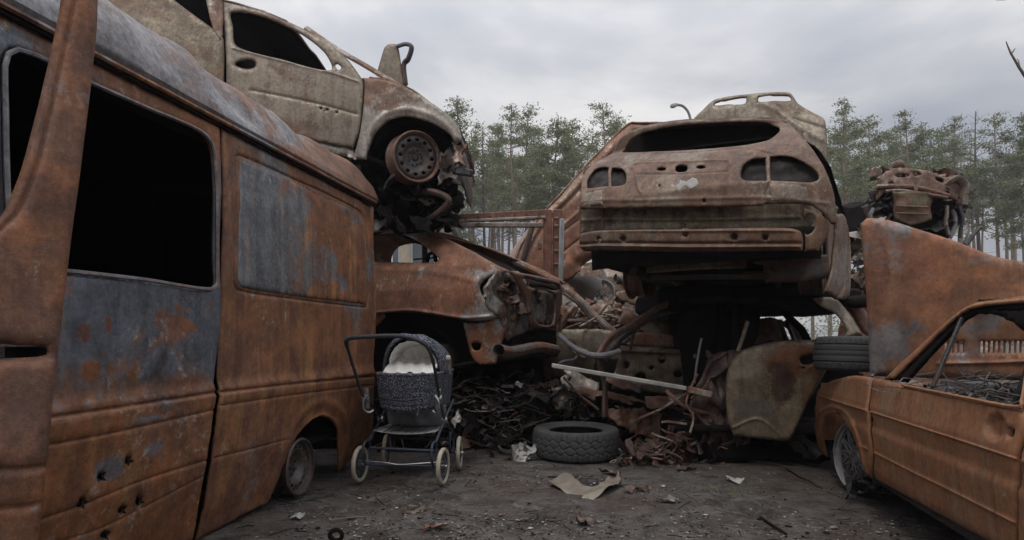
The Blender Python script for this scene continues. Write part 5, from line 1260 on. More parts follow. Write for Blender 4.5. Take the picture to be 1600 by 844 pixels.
M['olive_dark'] = rust('dark_olive_steel', a=(.085, .052, .03), b=(.045, .028, .02), c=(.12, .07, .035), patch=(.095, .07, .045), pa=.4, ash=.3, dk=.6, sc=3, seed=35, streak=.4, bmp=.5)
M['bright_alloy'] = simple('pale_alloy', (.62, .62, .62), .45, .2, 10, .1, metal=.2)
def centre():
    # dark crumpled front wreck
    root = thing('gutted_wreck', 'gutted brown car skeleton in the centre with bent windscreen pillar and bare door frame', 'car', P(1020, 690, 5.4))
    def r2(name, pts, r, mat, w=.02, seed=0, flat=.7): return rod(name, pts, r, mat, None, None, w, seed, 8, flat, root)
    r2('windscreen_pillar', [(932, 560, 5.15), (943, 540, 5.2), (962, 522, 5.25), (985, 508, 5.3), (1012, 491, 5.35), (1042, 476, 5.4), (1076, 468, 5.45), (1110, 466, 5.5)], .034, M['dark_brown'], .02, 1)
    r2('inner_pillar', [(945, 562, 5.25), (958, 545, 5.3), (980, 522, 5.35), (1010, 503, 5.4), (1045, 486, 5.45), (1075, 476, 5.5)], .026, M['dark'], .02, 2)
    r2('hinge_post', [(940, 545, 5.6), (938, 570, 5.6), (944, 600, 5.6), (946, 650, 5.6)], .035, M['dark'], .03, 3)
    r2('window_slat', [(993, 512, 5.4), (987, 535, 5.4), (985, 548, 5.4)], .016, M['dark'], .01, 3)
    S = Surf(P(1030, 580, 5.62), (1, -.1, 0), (0, 0, 1), lambda u, v: .02*math.sin(u*7))
    hs = [ell(979, 571, 4, 5, 8), ell(1001, 590, 8, 7, 10), ell(1035, 562, 5, 6, 8), ell(1060, 585, 7, 5, 8), ell(1018, 575, 3, 3, 8), ell(985, 600, 3, 3, 8), ell(1075, 565, 3, 4, 8)]
    sheet(S, [(970, 541, 1), (1094, 548, 1), (1102, 575), (1100, 622, 1), (1030, 616), (955, 608, 1), (962, 575)], hs, 'inner_door_panel', M['olive_dark'], root, res=.02, thick=.02, seed=1, dent=.02, dsc=5, rag=.01,
          lines=[([(972, 548), (1095, 553)], .02, .025)])
    sheet(S.off(-.12), [(930, 560, 1), (1100, 560, 1), (1110, 690, 1), (925, 680, 1)], (), 'black_inner_backing', M['soot_and_shade'], root, res=.05, thick=.03, seed=2, dent=.05, rag=.03)
    S2 = Surf(P(1015, 650, 5.62), (1, 0.05, 0), (0, .2, 1))
    sheet(S2, [(948, 637, 1), (985, 636), (1040, 650), (1085, 655, 1), (1090, 682), (1030, 683), (985, 680), (960, 664)], (), 'sill', M['dark_brown'], root, res=.015, thick=.012, seed=3, dent=.07, dsc=6, rag=.05)
    b = MB(); b.grid(lambda s, t: P(lerp(893, 992, s), lerp(606, 626, s)+7*math.sin(t*3.1)-3, 5.6)+noise.noise_vector(Vector((s*6, t*3, 1)))*.03, 22, 6); b.build('sill_beam', M['dark_brown'], root, solid=.02)
    b = MB(); b.grid(lambda s, t: P(lerp(985, 1082, s), lerp(624, 642, s)+6*math.sin(t*3.1)-3, 5.5)+noise.noise_vector(Vector((s*6, t*3, 5)))*.03, 22, 6); b.build('sill_beam', M['dark_brown'], root)
    r2('steering_column', [(872, 524, 5.0), (890, 540, 5.0), (914, 552, 5.0), (936, 556, 5.0), (955, 553, 5.05), (968, 549, 5.1)], .022, M['greymetal'], .008, 4, 1)
    r2('brake_pipe', [(905, 545, 5.05), (900, 560, 5.0), (880, 566, 4.95), (868, 574, 4.95)], .010, M['dark'], .02, 6, 1)
    r2('seat_rail', [(1040, 612, 5.1), (1063, 632, 5.0), (1085, 640, 5.0), (1110, 646, 5.0)], .016, M['scrap'], .02, 6)
    r2('bent_rod', [(1090, 585, 4.95), (1072, 625, 4.9), (1082, 650, 4.9), (1078, 678, 4.9)], .009, M['scrap'], .02, 7, 1)
    r2('bent_rod', [(1109, 588, 4.95), (1096, 606, 4.9), (1080, 622, 4.9)], .007, M['scrap'], .02, 8, 1)
    rough_mass('floor_block', (Vector((.85, 5.85, -.05)), Vector((1.75, 6.6, .35))), M['soot_and_shade'], root, .06, 5)
    # pale long strip
    b = MB(); p0, p1 = P(862, 571, 4.95), P(1072, 607, 4.9); b.bar(p0, p1, .045, .034, bevel=.006)
    tag(b.build('trim_strip', M['pale'], None, loc=tuple(p0)), 'long pale straight metal strip slanting across the centre tangle', 'metal bar')
    b = MB(); p0, p1 = P(1074, 608, 4.88), P(1112, 617, 4.86); b.bar(p0, p1, .045, .05, bevel=.008)
    tag(b.build('strip_end', M['scrap'], None, loc=tuple(p0)), 'short brown strip end beside the right tip of the pale strip', 'metal bar')
    # mid distance wrecks
    w2 = thing('crashed_beige_car', 'pale beige wreck in the middle distance with a curved window pillar and dented wing', 'car', P(910, 640, 6.7))
    def r3(name, pts, r, mat, w=.01, seed=0, flat=.6): return rod(name, pts, r, mat, None, None, w, seed, 8, flat, w2)
    r3('window_pillar', [(862, 446, 6.5), (876, 448, 6.5), (892, 456, 6.5), (914, 477, 6.5), (935, 497, 6.5), (962, 522, 6.5)], .042, M['beige_rust'])
    r3('inner_frame', [(880, 458, 6.6), (900, 472, 6.6), (925, 500, 6.6), (950, 522, 6.6)], .018, M['dark_brown'])
    r3('window_frame', [(925, 492, 6.7), (921, 520, 6.7)], .03, M['beige_rust']); r3('waist_rail', [(866, 500, 6.6), (905, 501, 6.6), (935, 503, 6.6)], .02, M['dark_brown'])
    Sw = Surf(P(915, 540, 6.4), (1, -.1, 0), (0, 0, 1), lambda u, v: -.1*((v)/.3)**2)
    sheet(Sw, [(864, 518), (890, 515), (930, 514), (965, 518, 1), (962, 545), (945, 570), (945, 650, 1), (866, 650, 1)], (), 'wing', M['beige'], w2, res=.03, thick=.02, seed=2, dent=.03, dsc=2, rag=.01)
    sheet(Sw.off(-.6), [(850, 480), (960, 500, 1), (965, 520, 1), (850, 525, 1)], (), 'inner_trim', M['dark_brown'], w2, res=.05, thick=.02, seed=3, dent=.06, rag=.03)
    rough_mass('body_block', (Vector((.35, 6.8, -.05)), Vector((1.1, 7.8, .95))), M['dark'], w2, .07, 12)
    sh('fender_edge', [(990, 523), (1003, 519), (1050, 524), (1090, 533), (1091, 541), (988, 540)], 5.95, M['tilted'], 'flat orange wedge of car wing above the bare door frame', seed=5, rag=.0, dent=.01)
    sh('buckled_sill', [(962, 458), (985, 452), (1005, 452), (1030, 460), (1060, 462), (1073, 466), (1070, 476), (1050, 484), (1010, 480), (972, 470)], 7.2, M['beige'], 'buckled pale sill panel under the tail of the estate car', seed=6, dent=.05)
    sh('crumpled_sheet', [(1048, 490), (1062, 484), (1080, 488), (1083, 505), (1078, 522), (1060, 520), (1049, 508)], 6.6, M['scrap'], 'crumpled light brown sheet standing behind the bent pillar', seed=7, dent=.12)
    sh('upright_slat', [(961, 475), (971, 475), (972, 502), (962, 503)], 6.9, M['scrap'], 'short upright brown slat behind the curved beige pillar', seed=8, rag=0)
    sh('rust_plate', [(876, 478), (893, 480), (905, 474), (894, 500), (876, 503)], 6.9, M['tilted'], 'small orange plate inside the curved beige window pillar', seed=9, rag=0)
    o = thing('silencer', 'grey exhaust silencer with an open pipe end under the estate car', 'exhaust', P(985, 437, 7.4))
    b = MB(); ax = Vector((1, .25, -.03)).normalized(); c = P(962, 436, 6.6); b.lathe([(.048, 0), (.052, 0), (.055, .2), (.055, .24)], c, ax, 16); b.build('tail_pipe', M['greymetal_rust'], o, solid=.006)
    b = MB(); b.lathe([(0, .18), (.12, .19), (.15, .24), (.15, .5), (.12, .55), (0, .56)], c+Vector((0, 0, -.02)), ax, 20); b.build('silencer_box', M['greymetal_rust'], o)
    wheel(P(941, 456, 9.3), (-.15, -1, .0),   .175, .15, M['bright_alloy'], None, nh=9, style='spoke', mat2=M['bright_alloy'], name='alloy_wheel')
    tag([x for x in bpy.data.objects if x.name.startswith('alloy_wheel')][0], 'small pale alloy wheel with dark spokes far back beneath the estate car', 'wheel')
    o = thing('gearbox', 'grey cast gearbox lump left of the far alloy wheel', 'engine part', P(913, 445, 9.3))
    b = MB(); c = P(912, 446, 9.2); b.lathe([(0, -.28), (.08, -.28), (.10, -.1), (.17, 0), (.2, .1), (.2, .18), (0, .2)], c, (1, .2, -.5), 14); b.build('casing', M['pale'], o)
    b = MB(); b.tube(wob([P(888, 432, 9.3), P(905, 436, 9.3)], .02, 2), .06, 8); b.build('shaft', M['greymetal'], o)
    rough_mass_thing = thing('scrap_stack', 'dark heap of crushed bodies in the far gap under the estate car', 'scrap heap', (1.2, 9.8, 0))
    rough_mass('heap_core', (Vector((.2, 9.8, -.1)), Vector((3.2, 11.2, 1.55))), M['dark_brown'], rough_mass_thing, .2, 4)
    rough_mass('heap_back', (Vector((.3, 10.8, -.1)), Vector((3.6, 12.2, 2.25))), M['beige_rust'], rough_mass_thing, .3, 14, 18)
    b = MB(); r_ = random.Random(8)
    for i in range(200):
        p_x = r_.uniform(868, 1180); p = P(p_x, r_.uniform(480 if p_x < 1000 else 466, 520), r_.uniform(6.9, 9.2)); crumple(b, p, (r_.uniform(.12, .45), r_.uniform(.06, .22)), 900+i, amp=.3, n=9, mi=r_.choice((0, 0, 1, 1, 2, 3)))
    for i in range(160):
        p = P(r_.uniform(868, 1110), r_.uniform(484, 520), r_.uniform(6.7, 9)); b.tube(wob([p, p+Vector((r_.uniform(-.8, .8), r_.uniform(-.3, .3), r_.uniform(-.35, .10)))], .03, i, 4), r_.uniform(.006, .02), 6, mi=r_.choice((0, 1, 1, 2)))
    b.build('loose_sheets', None, rough_mass_thing, mats=[M['scrap'], M['beige_rust'], M['tilted'], M['dark']], smooth=True)['kind'] = 'stuff'
    # long pipes and posts lying in the middle ground
    for i, (px_, py_, Y_, w_, h_, m_, lab_) in enumerate((
        (905, 598, 5.75, .34, .16, 'beige_rust', 'bent brownish panel behind the left end of the pale strip'), (1010, 505, 6.2, .5, .16, 'dark_brown', 'dark buckled panel under the bent windscreen pillar'),
        (1062, 540, 6.0, .30, .22, 'scrap', 'upright buckled brown panel at the right of the orange wedge'), (850, 610, 5.95, .30, .14, 'dark_brown', 'dark brown plate above the tyre left of the pale strip'),
        (925, 640, 5.9, .40, .14, 'scrap', 'brown crushed plate standing just right behind the tyre'))):
        b_ = MB(); c_ = P(px_, py_, Y_); crumple(b_, c_, (w_, h_), 3100+i, Matrix.Rotation(1.35, 3, 'X')@Matrix.Rotation(.2*(i-2), 3, 'Z'), .12, 16, .12)
        tag(b_.build('crushed_plate', M[m_], None, solid=.008, loc=tuple(c_)), lab_, 'scrap metal')
    for i, (px_, py_, Y_, w_, h_, m_, tz_, lab_) in enumerate((
        (890, 470, 7.4, .5, .18, 'beige_rust', .4, 'tan crumpled panel below the grey gearbox lump'), (930, 486, 7.0, .45, .14, 'scrap', -.3, 'brown crumpled panel right of the curved beige pillar top'),
        (1000, 492, 6.9, .5, .12, 'beige', .2, 'tan crumpled strip left of the bent windscreen pillar'), (1068, 505, 6.4, .30, .26, 'beige_rust', -.5, 'tan folded metal behind the windscreen pillar foot at right'),
        (902, 545, 6.2, .26, .10, 'dark_brown', .6, 'dark bracket before the dented beige wing'), (885, 622, 5.85, .26, .16, 'olive', -.2, 'olive torn plate above the tyre left rim'),
        (975, 600, 5.5, .30, .08, 'dark_brown', .3, 'dark torn edge hanging under the bare door frame'), (1040, 625, 5.45, .36, .09, 'scrap', -.1, 'brown bent flange right of the tyre under the pale strip'))):
        b_ = MB(); c_ = P(px_, py_, Y_); crumple(b_, c_, (w_, h_), 3200+i, Matrix.Rotation(tz_, 3, 'Y')@Matrix.Rotation(1.2, 3, 'X'), .10, 14, .08)
        tag(b_.build('crushed_plate', M[m_], None, solid=.008, loc=tuple(c_)), lab_, 'scrap metal')
    for i, (a_, c_, r_w, m_, lab_) in enumerate((
        ((905, 512, 6.3), (948, 478, 6.6), .014, 'scrap', 'thin brown bar leaning right inside the beige wreck'), ((1085, 560, 5.3), (1120, 500, 5.4), .014, 'greymetal', 'thin grey bar rising against the black wreck'),
        ((880, 590, 5.4), (935, 640, 5.5), .012, 'dark_brown', 'thin dark bar dropping behind the tyre from the pale strip'), ((1000, 655, 5.4), (1075, 612, 5.3), .012, 'scrap', 'thin brown bar rising right above the shredded pile'),
        ((960, 585, 5.4), (1015, 600, 5.4), .016, 'beige_rust', 'short tan bar just under the middle of the pale strip'), ((1095, 530, 5.2), (1085, 600, 5.2), .010, 'pale', 'thin pale upright wire left of the pale hanging door'))):
        rod('thin_bar', [a_, tuple((a_[k]+c_[k])/2+(4 if k == 1 else 0) for k in range(3)), c_], r_w, M[m_], lab_, seed=i+20, w=.015)
    rod('bent_tube', [(1005, 512, 6.3), (1030, 500, 6.3), (1052, 488, 6.3)], .022, M['scrap'], 'bent brown tube leaning behind the windscreen pillar', seed=3, w=.02)
    rod('leaning_post', [(872, 518, 6.1), (884, 495, 6.1), (898, 478, 6.1)], .03, M['scrap'], 'short brown post leaning left inside the beige wreck window', seed=4)
centre()

# ------------------------------------------------------------------ charred heap under the coupe and in front of the skeleton
def heap():
    root = thing('charred_heap', 'low black charred heap with orange flakes between the pram and the brown skeleton', 'scrap heap', (-.3, 5.9, 0))
    rough_mass('heap_core', (Vector((-3.0, 5.75, -.1)), Vector((.35, 7.0, .60))), M['soot_and_shade'], root, .12, 2, 22)  # black core added to block light through the heap
    rough_mass('heap_core', (Vector((.2, 6.0, -.1)), Vector((1.0, 6.7, .55))), M['soot_and_shade'], root, .10, 6, 14)
    rough_mass('heap_core', (Vector((-1.2, 6.9, -.1)), Vector((.7, 7.8, 1.0))), M['soot_and_shade'], root, .1, 16, 16)  # black mass added to hide the bright wall below the coupe
    r_ = random.Random(21); b = MB()
    for i in range(620):
        x = r_.uniform(-1.15, 1.2); z = r_.uniform(.01, .62)*(1 if x < .4 else .9); y = 5.6+.3*r_.random()-.25*(1-z)
        if x < -.25: y += .2
        if x > .1: y += .35
        big = r_.random() < .22
        crumple(b, (x, y, z), (r_.uniform(.05, .13)*(2.4 if big else 1), r_.uniform(.02, .07)*(2 if big else 1)), 1200+i, amp=.22, n=6, ragged=.06, mi=r_.choice((0, 0, 0, 0, 0, 0, 0, 1, 1, 1, 1, 3)))
    for i in range(700):
        x = r_.uniform(-1.1, 1.2); z = r_.uniform(.01, .6)*(1 if x < .4 else .9); p = Vector((x, 5.4+.3*r_.random()+(.2 if x < -.2 else 0)+(.45 if x > .1 else 0), z))
        b.tube(wob([p, p+Vector((r_.uniform(-.25, .25), r_.uniform(-.12, .12), r_.uniform(-.12, .12)))], .05, i, 5), r_.uniform(.002, .007), 4, mi=r_.choice((0, 1, 1, 4, 2)))
    b.build('charred_flakes', None, root, mats=[M['soot_and_shade'], M['dark'], M['dark_brown'], M['greymetal_rust'], M['ashy']])['kind'] = 'stuff'
heap()
# heap of curled brown strips at the foot of the black wreck
def curls():
    root = thing('shredded_metal_pile', 'pile of curled brown shredded metal strips at the foot of the centre wreck', 'scrap heap', P(1070, 700, 5.2))
    b = MB(); r_ = random.Random(31)
    for i in range(150):
        t = r_.random(); X = lerp(.85, 1.75, r_.random()**.8); ht = .05+.32*sstep(1.0, 1.65, X)
        p = Vector((X, 5.15-.2*r_.random()+.1, r_.uniform(.0, ht)))
        crumple(b, p, (r_.uniform(.14, .36), r_.uniform(.02, .06)), 1600+i, amp=.22, n=9, ragged=.0, curl=r_.uniform(-1.0, 1.0), mi=r_.choice((0, 0, 0, 1, 2)))
    for i in range(45):
        X = r_.uniform(.85, 1.72); z = r_.uniform(0, .05+.5*sstep(1.0, 1.7, X)); p = Vector((X, 5.05, z+.02))
        b.tube(wob([p, p+Vector((r_.uniform(-.2, .2), r_.uniform(-.12, .12), r_.uniform(-.08, .1)))], .05, i+50, 6), r_.uniform(.005, .012), 5, flat=.5, mi=r_.choice((0, 1, 2)))
    b.build('curled_strips', None, root, mats=[M['curl'], M['scrap'], M['dark']])['kind'] = 'stuff'
    b = MB(); p0 = P(1115, 690, 5.0); b.grid(lambda s, t: P(lerp(1095, 1142, s)+8*math.sin(t*9), lerp(700, 545, t), 5.0-.05*t)+noise.noise_vector(Vector((s*4, t*7, 3)))*.10, 18, 40); b.build('draped_sheet', M['curl'], root, solid=.004)
M['curl'] = rust('dark_leathery_rust', a=(.095, .048, .036), b=(.055, .032, .026), c=(.14, .08, .062), patch=(.11, .075, .06), pa=.3, ash=.1, dk=.4, sc=2.5, seed=33, streak=.1, bmp=.4)
curls()

# ================================================================== tilted van body and truck frame behind
def tilted():
    root = thing('tilted_van_body', 'large reddish van body tipped steeply on its nose behind the truck frame', 'van', P(930, 500, 8.2))
    S = Surf(P(930, 320, 8.0), (1, .12, 0), (0, 0, 1), lambda u, v: 0.0)
    q = lambda *a: [S.uv(p[0], p[1])+tuple(p[2:]) for p in a]
    out = [(986, 190, 1), (1048, 193, 1), (1050, 310, 1), (960, 385), (915, 412), (890, 440, 1), (850, 465, 1), (806, 440, 1), (804, 412), (815, 382), (835, 350), (852, 328), (880, 299), (905, 270), (945, 228), (970, 203)]
    sheet(S, out, (), 'side_panel', M['tilted'], root, res=.035, thick=.03, seed=1, dent=.02, dsc=1.2, roll=(.10, .08),
          lines=[([(1000, 205), (962, 235), (925, 275), (880, 322), (850, 352), (828, 392), (818, 430)], .035, -.045), ([(925, 330), (880, 362), (852, 395)], .02, -.02), ([(910, 370), (872, 400)], .02, -.02), ([(985, 255), (935, 305), (880, 352)], .03, .02)])
    W = 1.6
    A = [S.pt(x, y, -.06) for x, y in [o_[:2] for o_ in out[7:]+out[:2]]]
    b = MB(); loft(b, A, [p-S.N*W for p in A], 5, 0, nz=.03, m=50); b.build('roof', M['tilted'], root, solid=.02)
    sheet(Surf(S.O-S.N*W, S.U, S.V), q(*out), (), 'side_panel', M['dark'], root, res=.12, thick=.03, px=False)
    sheet(S, [(884, 398), (905, 380), (915, 395), (905, 425), (885, 440), (878, 425)], (), 'buckled_corner', M['coupe'], root, res=.03, thick=.02, seed=4, d=.08, dent=.08, rag=.02)
    rough_mass('crushed_nose', (Vector((.1, 8.1, -.05)), Vector((1.9, 9.4, .95))), M['dark_brown'], root, .12, 8)
tilted()
def frame():
    root = thing('truck_frame', 'red rusted steel frame of a truck bed, post and two rails standing before the pines', 'steel frame', P(862, 640, 6.9)-Vector((0, 0, 0)))
    z_ = lambda px, Y: ((px-800)/1000*Y)
    for x0, x1, dy in ((849, 862, 0), (864, 878, .05)):
        b = MB(); Y = 6.9+dy; xa, xb = z_(x0, Y), z_(x1, Y); zt = 1+(525-328)/1000*Y
        b.box(((xa+xb)/2, Y, zt/2), (xb-xa, .07, zt), bevel=.008); b.build('post', M['redrust'], root)
    b = MB()
    for y in (340, 352, 371, 391, 412): b.box(P(869, y, 6.90), (.05, .012, .012), bevel=.003)
    b.build('weld_mark', M['pale'], root)['kind'] = 'stuff'
    for a, c, h_, m in ((P(650, 345, 6.7), P(860, 333, 6.9), .075, M['redrust']), (P(650, 349, 6.66), P(852, 340, 6.86), .03, M['beige_rust']), (P(668, 352, 7.0), P(852, 352, 7.1), .05, M['beige_rust'])):
        b = MB(); b.bar(a, c, .06, h_, bevel=.006)
        b.build('rail', m, root)
    for i in range(9):
        b = MB(); p = P(690+19*i, 330.5+10-1.1*i, 6.62+.023*i); b.lathe([(0, -.012), (.012, -.01), (.012, .01), (0, .012)], p-Vector((0, 0, .02)), (0, 1, 0), 8); b.build('bolt', M['dark'], root)
    b = MB(); b.bar(P(878, 342, 6.8), P(876, 445, 6.8), .05, .05, up=(0, 1, 0), bevel=.01); b.build('grey_channel', M['greymetal_pale'], root)
    b = MB(); b.bar(P(846, 385, 6.85), P(841, 385, 6.85), .06, .07, bevel=.006); b.build('latch', M['dark_brown'], root)
    b = MB(); b.bar(P(664, 345, 7.2), P(664, 520, 7.2), .06, .06, up=(0, 1, 0), bevel=.006); b.build('post', M['beige_rust'], root)
    tag(rod('leaning_bar', [(810, 432, 7.6), (820, 395, 7.6), (832, 352, 7.6)], .035, M['dark'], 'dark bar leaning behind the frame just left of its post'), cat='metal bar')
M['greymetal_pale'] = simple('weathered_grey_channel', (.30, .30, .31), .7, .3, 12, .3)
frame()

# ================================================================== crushed engine bay, top right, on its stack
def crushed():
    root = thing('crushed_front_end', 'crushed rusty car front end balanced behind the raised orange bonnet, engine block inside', 'car wreck', P(1435, 380, 7.3))
    Yc = 7.3
    S = Surf(P(1435, 300, Yc), (1, -.08, 0), (0, 0, 1), lambda u, v: -.5*abs(u)**2.5)
    top = [(1366, 315, 1), (1366, 290), (1380, 272), (1398, 263), (1420, 262), (1446, 267), (1477, 277), (1495, 273), (1505, 285), (1508, 300), (1506, 318, 1), (1492, 313), (1477, 308), (1432, 302), (1385, 300), (1376, 308)]
    hs = [[(1386, 287), (1393, 286), (1393, 290), (1386, 290)], [(1474, 296), (1482, 297), (1482, 301), (1474, 300)], [(1398, 273), (1412, 271), (1420, 275), (1402, 277)], [(1428, 270), (1436, 270), (1438, 274), (1429, 275)], [(1462, 277), (1474, 281), (1472, 287), (1461, 281)]]
    sheet(S, top, hs, 'crushed_bonnet_edge', M['front_rust'], root, res=.022, thick=.02, seed=1, dent=.05, dsc=3, rag=.012)
    for a, c, r_ in (([(1370, 292), (1400, 291), (1440, 295), (1482, 306)], .05, .028), ([(1384, 299), (1410, 298), (1450, 304), (1480, 309)], .08, .020)):
        b = MB(); b.tube(spl([S.pt(x, y, c) for x, y in a]), r_, 8); b.build('cross_member', M['front_rust'], root)
    b = MB(); b.bar(S.pt(1431, 284, .12), S.pt(1431, 306, .12), .04, .02, up=(0, 1, 0)); b.build('latch', M['front_rust'], root)
    b = MB()
    for i in range(14): crumple(b, S.pt(1378+9*i, 274+4*math.sin(i)+.6*i, -.25-.02*i), (.25, .14), 2000+i, amp=.3, n=8)
    b.build('buckled_sheet', M['front_rust'], root)['kind'] = 'stuff'
    b = MB(); b.lathe([(0, -.06), (.06, -.05), (.07, .02), (.03, .06), (0, .06)], S.pt(1405, 259, -.1), (.6, -.8, .1), 12); b.tube([S.pt(1403, 262, -.1), S.pt(1403, 275, -.1)], .02, 6); b.build('strut_top', M['dark_brown'], root)
    def blk(s, t):
        a = -2.5+s*5.0; return P(1425+30*math.sin(a)*.95, lerp(300, 352-8*abs(math.sin(a)), t), Yc-.15+.25*(1-math.cos(a))*.5)+noise.noise_vector(Vector((s*7, t*4, 1)))*.02
    b = MB(); b.grid(blk, 30, 14); b.build('engine_block', M['engine_brown'], root, solid=.02)
    for y in (322, 333):
        b = MB(); b.tube([P(1400, y, Yc-.18), P(1450, y+2, Yc-.18)], .012, 6); b.build('engine_rib', M['engine_brown'], root)
    for x0, x1, sd in ((1364, 1390, 1), (1458, 1500, 2)):
        b = MB()
        for i in range(9): crumple(b, P(lerp(x0, x1, random.Random(sd*10+i).random()), 305+6*i*(1 if sd == 2 else .8), Yc+.1), (.22, .2), 2100+i+sd*20, amp=.3, n=8)
        b.build('side_member', M['dark'], root)['kind'] = 'stuff'
    b = MB(); b.tube(spl([S.pt(1478, 290, 0), S.pt(1488, 282, .04), S.pt(1498, 280, .04), S.pt(1506, 292, .02), S.pt(1504, 320, .0)]), .05, 8, flat=.5); b.build('bent_pillar', M['pale_brown'], root)
    for p, m in (([(1480, 320, Yc), (1478, 345, Yc), (1484, 368, Yc)], 'pale_brown'), ([(1498, 315, Yc), (1503, 340, Yc), (1500, 372, Yc)], 'dark'), ([(1490, 325, Yc), (1494, 350, Yc), (1486, 372, Yc)], 'greymetal'), ([(1506, 385, Yc), (1520, 368, Yc), (1532, 355, Yc)], 'dark'), ([(1508, 380, Yc), (1514, 366, Yc)], 'greymetal'), ([(1362, 345, Yc), (1360, 335, Yc), (1365, 325, Yc)], 'greymetal')):
        rod('hanging_tube', p, .022, M[m], None, None, .02, len(p), 6, 1, root)
    rough_mass('engine_bay', (P(1368, 372, Yc+.15), P(1500, 296, Yc+.15)+Vector((0, 1.0, 0))), M['soot_and_shade'], root, .10, 3)
    st = thing('compacted_car_stack', 'compacted rusty bodies in the gap between the estate car and raised orange bonnet', 'scrap stack', (4.6, 7.6, 0))
    rough_mass('lower_body', (Vector((3.9, 7.2, -.05)), Vector((5.8, 9.0, .95))), M['scrap'], st, .12, 5, 20)
    rough_mass('upper_body', (Vector((4.35, 7.4, .85)), Vector((5.6, 8.7, 1.9))), M['scrap'], st, .14, 6, 20)
    b = MB()
    for i in range(26):
        r_ = random.Random(900+i); crumple(b, P(r_.uniform(1325, 1362), r_.uniform(350, 470), 6.7+.3*r_.random()), (r_.uniform(.15, .4), r_.uniform(.1, .2)), 2300+i, amp=.25, n=7, mi=r_.choice((0, 1)))
    b.build('folded_sheets', None, st, mats=[M['beige_rust'], M['beige']])['kind'] = 'stuff'
M['front_rust'] = rust('crushed_brown_rust', a=(.20, .105, .068), b=(.11, .055, .038), c=(.24, .16, .12), patch=(.2, .15, .12), pa=.3, ash=.3, dk=.35, sc=2.5, seed=41, streak=.2, bmp=.5)
M['engine_brown'] = rust('engine_brown', a=(.17, .08, .04), b=(.10, .05, .03), c=(.16, .10, .05), patch=(.11, .09, .05), pa=.3, ash=.3, dk=.2, sc=3, seed=42, streak=.5, bmp=.5)
M['pale_brown'] = M['wagon_pale']
crushed()
# ================================================================== pines, building, lamp
M['bark'] = simple('pine_bark', (.30, .215, .165), .9, .45, 5, .5, col2=(.17, .13, .105), dist=.02)
M['bark_up'] = simple('bare_grey_bark', (.24, .215, .19), .9, .4, 5, .4)
def leaf_mat(name, a, b_):
    t = NT(name); v = t.map(); n = t.noise(v, .9, 3, .6); n2 = t.noise(v, 6, 2, .5)
    g = t.N.new('ShaderNodeNewGeometry'); r_ = g.outputs['Random Per Island']
    c = t.mix(t.ramp(n, .35, .65), a, b_); c = t.mix(t.math('MULTIPLY', r_, .6), c, tuple(x*1.5 for x in b_)); 
    t.fin(c, .8, 0, None, .2)
    tr = t.N.new('ShaderNodeBsdfTranslucent'); t.L.new(c, tr.inputs[0]); mx_ = t.N.new('ShaderNodeMixShader'); mx_.inputs[0].default_value = .25
    t.L.new(t.b.outputs[0], mx_.inputs[1]); t.L.new(tr.outputs[0], mx_.inputs[2]); t.L.new(mx_.outputs[0], t.o.inputs[0]); return t.m
M['needles'] = leaf_mat('pine_needles', (.12, .14, .072), (.18, .195, .11))
M['twigs'] = simple('bare_twigs', (.17, .135, .11), .9, .3, 8, .2)
def pine_mesh(seed, H, base=.42, spread=2.3, dens=1.0, bare=False):
    r_ = random.Random(seed); T = MB(); C = MB(); lean = r_.uniform(-.25, .25)
    def tp(z): return Vector((lean*math.sin(z*.22)+.10*math.sin(z*.6+seed), .15*math.sin(z*.31+seed), z))
    zs = [i*H/16 for i in range(17)]
    T.tube([tp(z) for z in zs], [lerp(.17, .025, (z/H)**1.1) for z in zs], 8)
    # whorled limbs
    z = base*H*.6
    while z < H*.985:
        k = z/H; live = k > base
        L = spread*(math.sin(min(1, (1-k)/(1-base)*1.15+.06)*math.pi*.62)**.8 if live else .5)*(r_.uniform(.55, 1.15))
        if k > .9: L *= .8
        for j in range(r_.choice((1, 2, 2, 3)) if live else (1 if r_.random() < .5 else 0)):
            az_ = r_.uniform(0, 6.283); up = r_.uniform(.05, .45) if live else r_.uniform(-.25, .15)
            d = Vector((math.cos(az_), math.sin(az_), up)).normalized(); p0 = tp(z); pts = []
            LL = L*r_.uniform(.7, 1.15)
            for i in range(6):
                s = i/5; pts.append(p0+d*(LL*s)+Vector((0, 0, .18*LL*s*s))+Vector((r_.uniform(-.06, .06), r_.uniform(-.06, .06), r_.uniform(-.05, .05)))*s)
            T.tube(pts, [lerp(.035 if live else .018, .008, i/5) for i in range(6)], 4, cap=False)
            if bare:
                for q in range(5):
                    c = pts[r_.randint(2, 5)]; T.tube([c, c+Vector((r_.gauss(0, .3), r_.gauss(0, .3), r_.uniform(.1, .6)))], [.009, .004], 3, cap=False)
                continue
            if not live: continue
            ncl = max(1, int(LL*2.0*dens))
            for q in range(ncl):
                s = r_.uniform(.45, 1.05); c = p0+d*(LL*s)+Vector((0, 0, .18*LL*s*s))+Vector((r_.gauss(0, .13), r_.gauss(0, .13), r_.gauss(.04, .05)))
                rad = r_.uniform(.27, .48)
                for m in range(int(58*dens)):
                    o_ = Vector((r_.gauss(0, 1), r_.gauss(0, 1), r_.gauss(0, .38)))*rad*.70
                    a = Vector((r_.gauss(0, 1), r_.gauss(0, 1), r_.gauss(.3, .8))).normalized(); l = r_.uniform(.12, .24); w = a.orthogonal().normalized()*r_.uniform(.025, .05)
                    if r_.random() < .5: w = Matrix.Rotation(1.57, 3, a)@w
                    p = c+o_
                    C.add([p-w, p+w, p+a*l], [(0, 1, 2)])
        z += r_.uniform(.22, .48) if live else r_.uniform(.5, 1.1)
    return T, C
PINE = []
